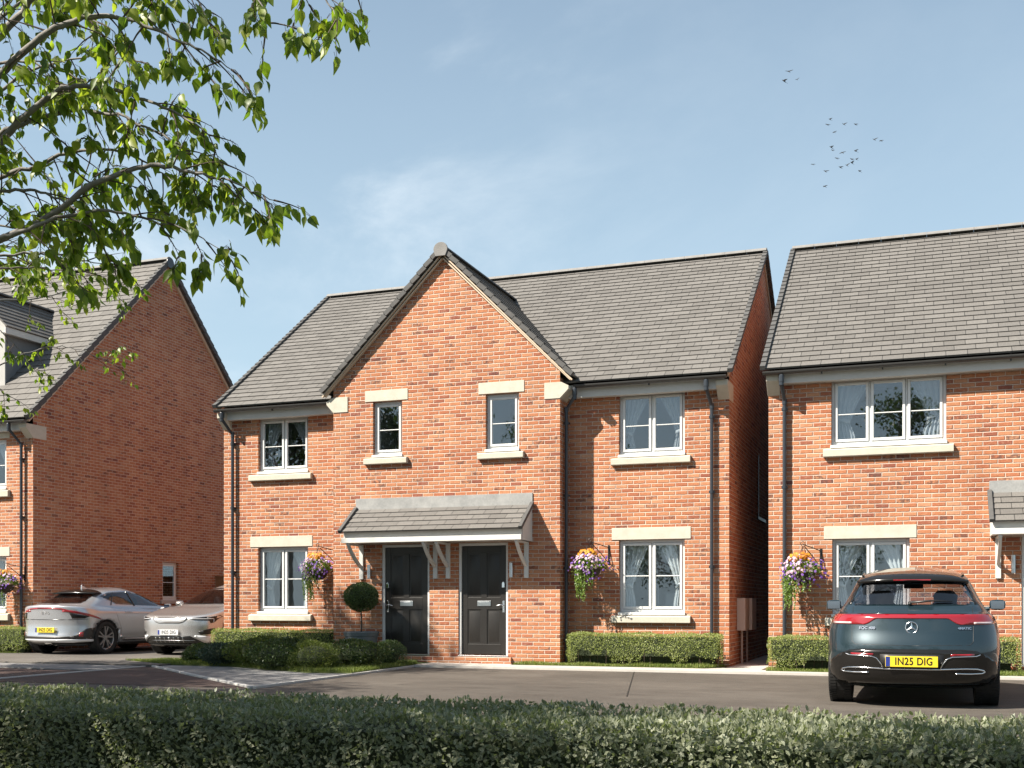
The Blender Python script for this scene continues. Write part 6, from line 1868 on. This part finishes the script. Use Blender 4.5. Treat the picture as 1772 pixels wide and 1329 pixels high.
# boxes for the objects that stand in rooms: a sofa back seen through the right ground window
sf = thing('sofa', 'white sofa back behind the ground window right of the porch', 'sofa', (-4.5, 21.9, .5))
MB().box(-4.75, -3.7, 21.7, 22.0, .5, 1.38).build('backrest', M['curtain_white'], sf, bevel=.06, seg=3)
MB().box(-4.75, -3.7, 22.0, 22.5, .5, .95).build('seat', M['curtain_white'], sf, bevel=.06, seg=3)
# ------------------------------------------------------------------ world, sun, camera
SUN_AZ, SUN_EL = 227.0, 44.0
w = bpy.data.worlds.new('World'); S.world = w; w.use_nodes = True
n = NT(w); bg = n.n['Background']
sky = n.new('ShaderNodeTexSky'); sky.sky_type = 'NISHITA'; sky.sun_disc = False
sky.sun_elevation = math.radians(SUN_EL); sky.sun_rotation = math.radians(SUN_AZ)
sky.air_density = 1.0; sky.dust_density = 1.2; sky.ozone_density = 1.6; sky.altitude = 50
tc = n.new('ShaderNodeTexCoord').outputs['Generated']
X, Y, Z = n.sep(tc)
zc = n.math('MAXIMUM', Z, .03)
# wispy cirrus on a plane high above
px = n.math('DIVIDE', X, n.math('ADD', zc, .12)); py = n.math('DIVIDE', Y, n.math('ADD', zc, .12))
rot = n.new('ShaderNodeVectorRotate', rotation_type='Z_AXIS'); rot.inputs['Angle'].default_value = .9
n.l.new(n.comb(px, py, 0), rot.inputs['Vector'])
rx, ry, _ = n.sep(rot.outputs[0])
pv = n.comb(n.math('MULTIPLY', rx, .8), n.math('MULTIPLY', ry, 1.15), 9.2)
c1 = n.noise(1.5, 9, .60, pv, .25)
c2 = n.noise(.55, 3, .5, n.comb(rx, ry, 6.1))
cl = n.math('MULTIPLY', n.mapr(c1, .42, .68, smooth=True), n.mapr(c2, .38, .56, smooth=True))
lowc = n.math('MULTIPLY', n.mapr(n.noise(1.6, 8, .6, n.comb(n.math('MULTIPLY', px, 1.0), n.math('MULTIPLY', py, .5), 1.0)), .45, .8), n.mapr(Z, .45, .05))
# clouds gather on the left half of the view
left = n.mapr(n.math('ADD', n.math('MULTIPLY', X, -1.0), n.math('MULTIPLY', Y, -.38)), -.22, .20, 0, 1, True)
cl = n.math('MULTIPLY', n.math('ADD', cl, n.math('MULTIPLY', lowc, .35)), n.mixf(left, .10, 1.0), clamp=True)
haze = n.mapr(Z, .56, .04, .26, .84)
base = n.mix(haze, sky.outputs[0], (4.75, 6.3, 7.2))
colr = n.mix(n.math('MULTIPLY', cl, .50), base, (7.8, 8.4, 8.8))
n.l.new(colr, bg.inputs[0]); bg.inputs[1].default_value = .055

sun = bpy.data.lights.new('sun', 'SUN'); sun.energy = 5.0; sun.angle = math.radians(.53); sun.color = (1.0, .93, .82)
so = bpy.data.objects.new('sun', sun); COL.objects.link(so)
az, el = math.radians(SUN_AZ), math.radians(SUN_EL)
d = Vector((math.sin(az) * math.cos(el), math.cos(az) * math.cos(el), math.sin(el)))
so.rotation_euler = d.to_track_quat('Z', 'Y').to_euler(); so.location = d * 60

cam = bpy.data.cameras.new('camera'); co = bpy.data.objects.new('camera', cam); COL.objects.link(co)
co.location = (0, 0, HC); co.rotation_euler = (PI / 2, 0, TH)
cam.sensor_width = 36; cam.lens = 36 * FPX / 1772
cam.shift_y = (YH - 664.5) / 1772; cam.clip_end = 2000; cam.clip_start = .05
S.camera = co
S.view_settings.view_transform = 'Standard'; S.view_settings.look = 'None'
S.view_settings.exposure = 1.34; S.view_settings.gamma = 1.0
S.cycles.use_adaptive_sampling = True
S.cycles.max_bounces = 10; S.cycles.transparent_max_bounces = 12; S.cycles.diffuse_bounces = 4
try: S.cycles.use_denoising = True
except Exception: pass
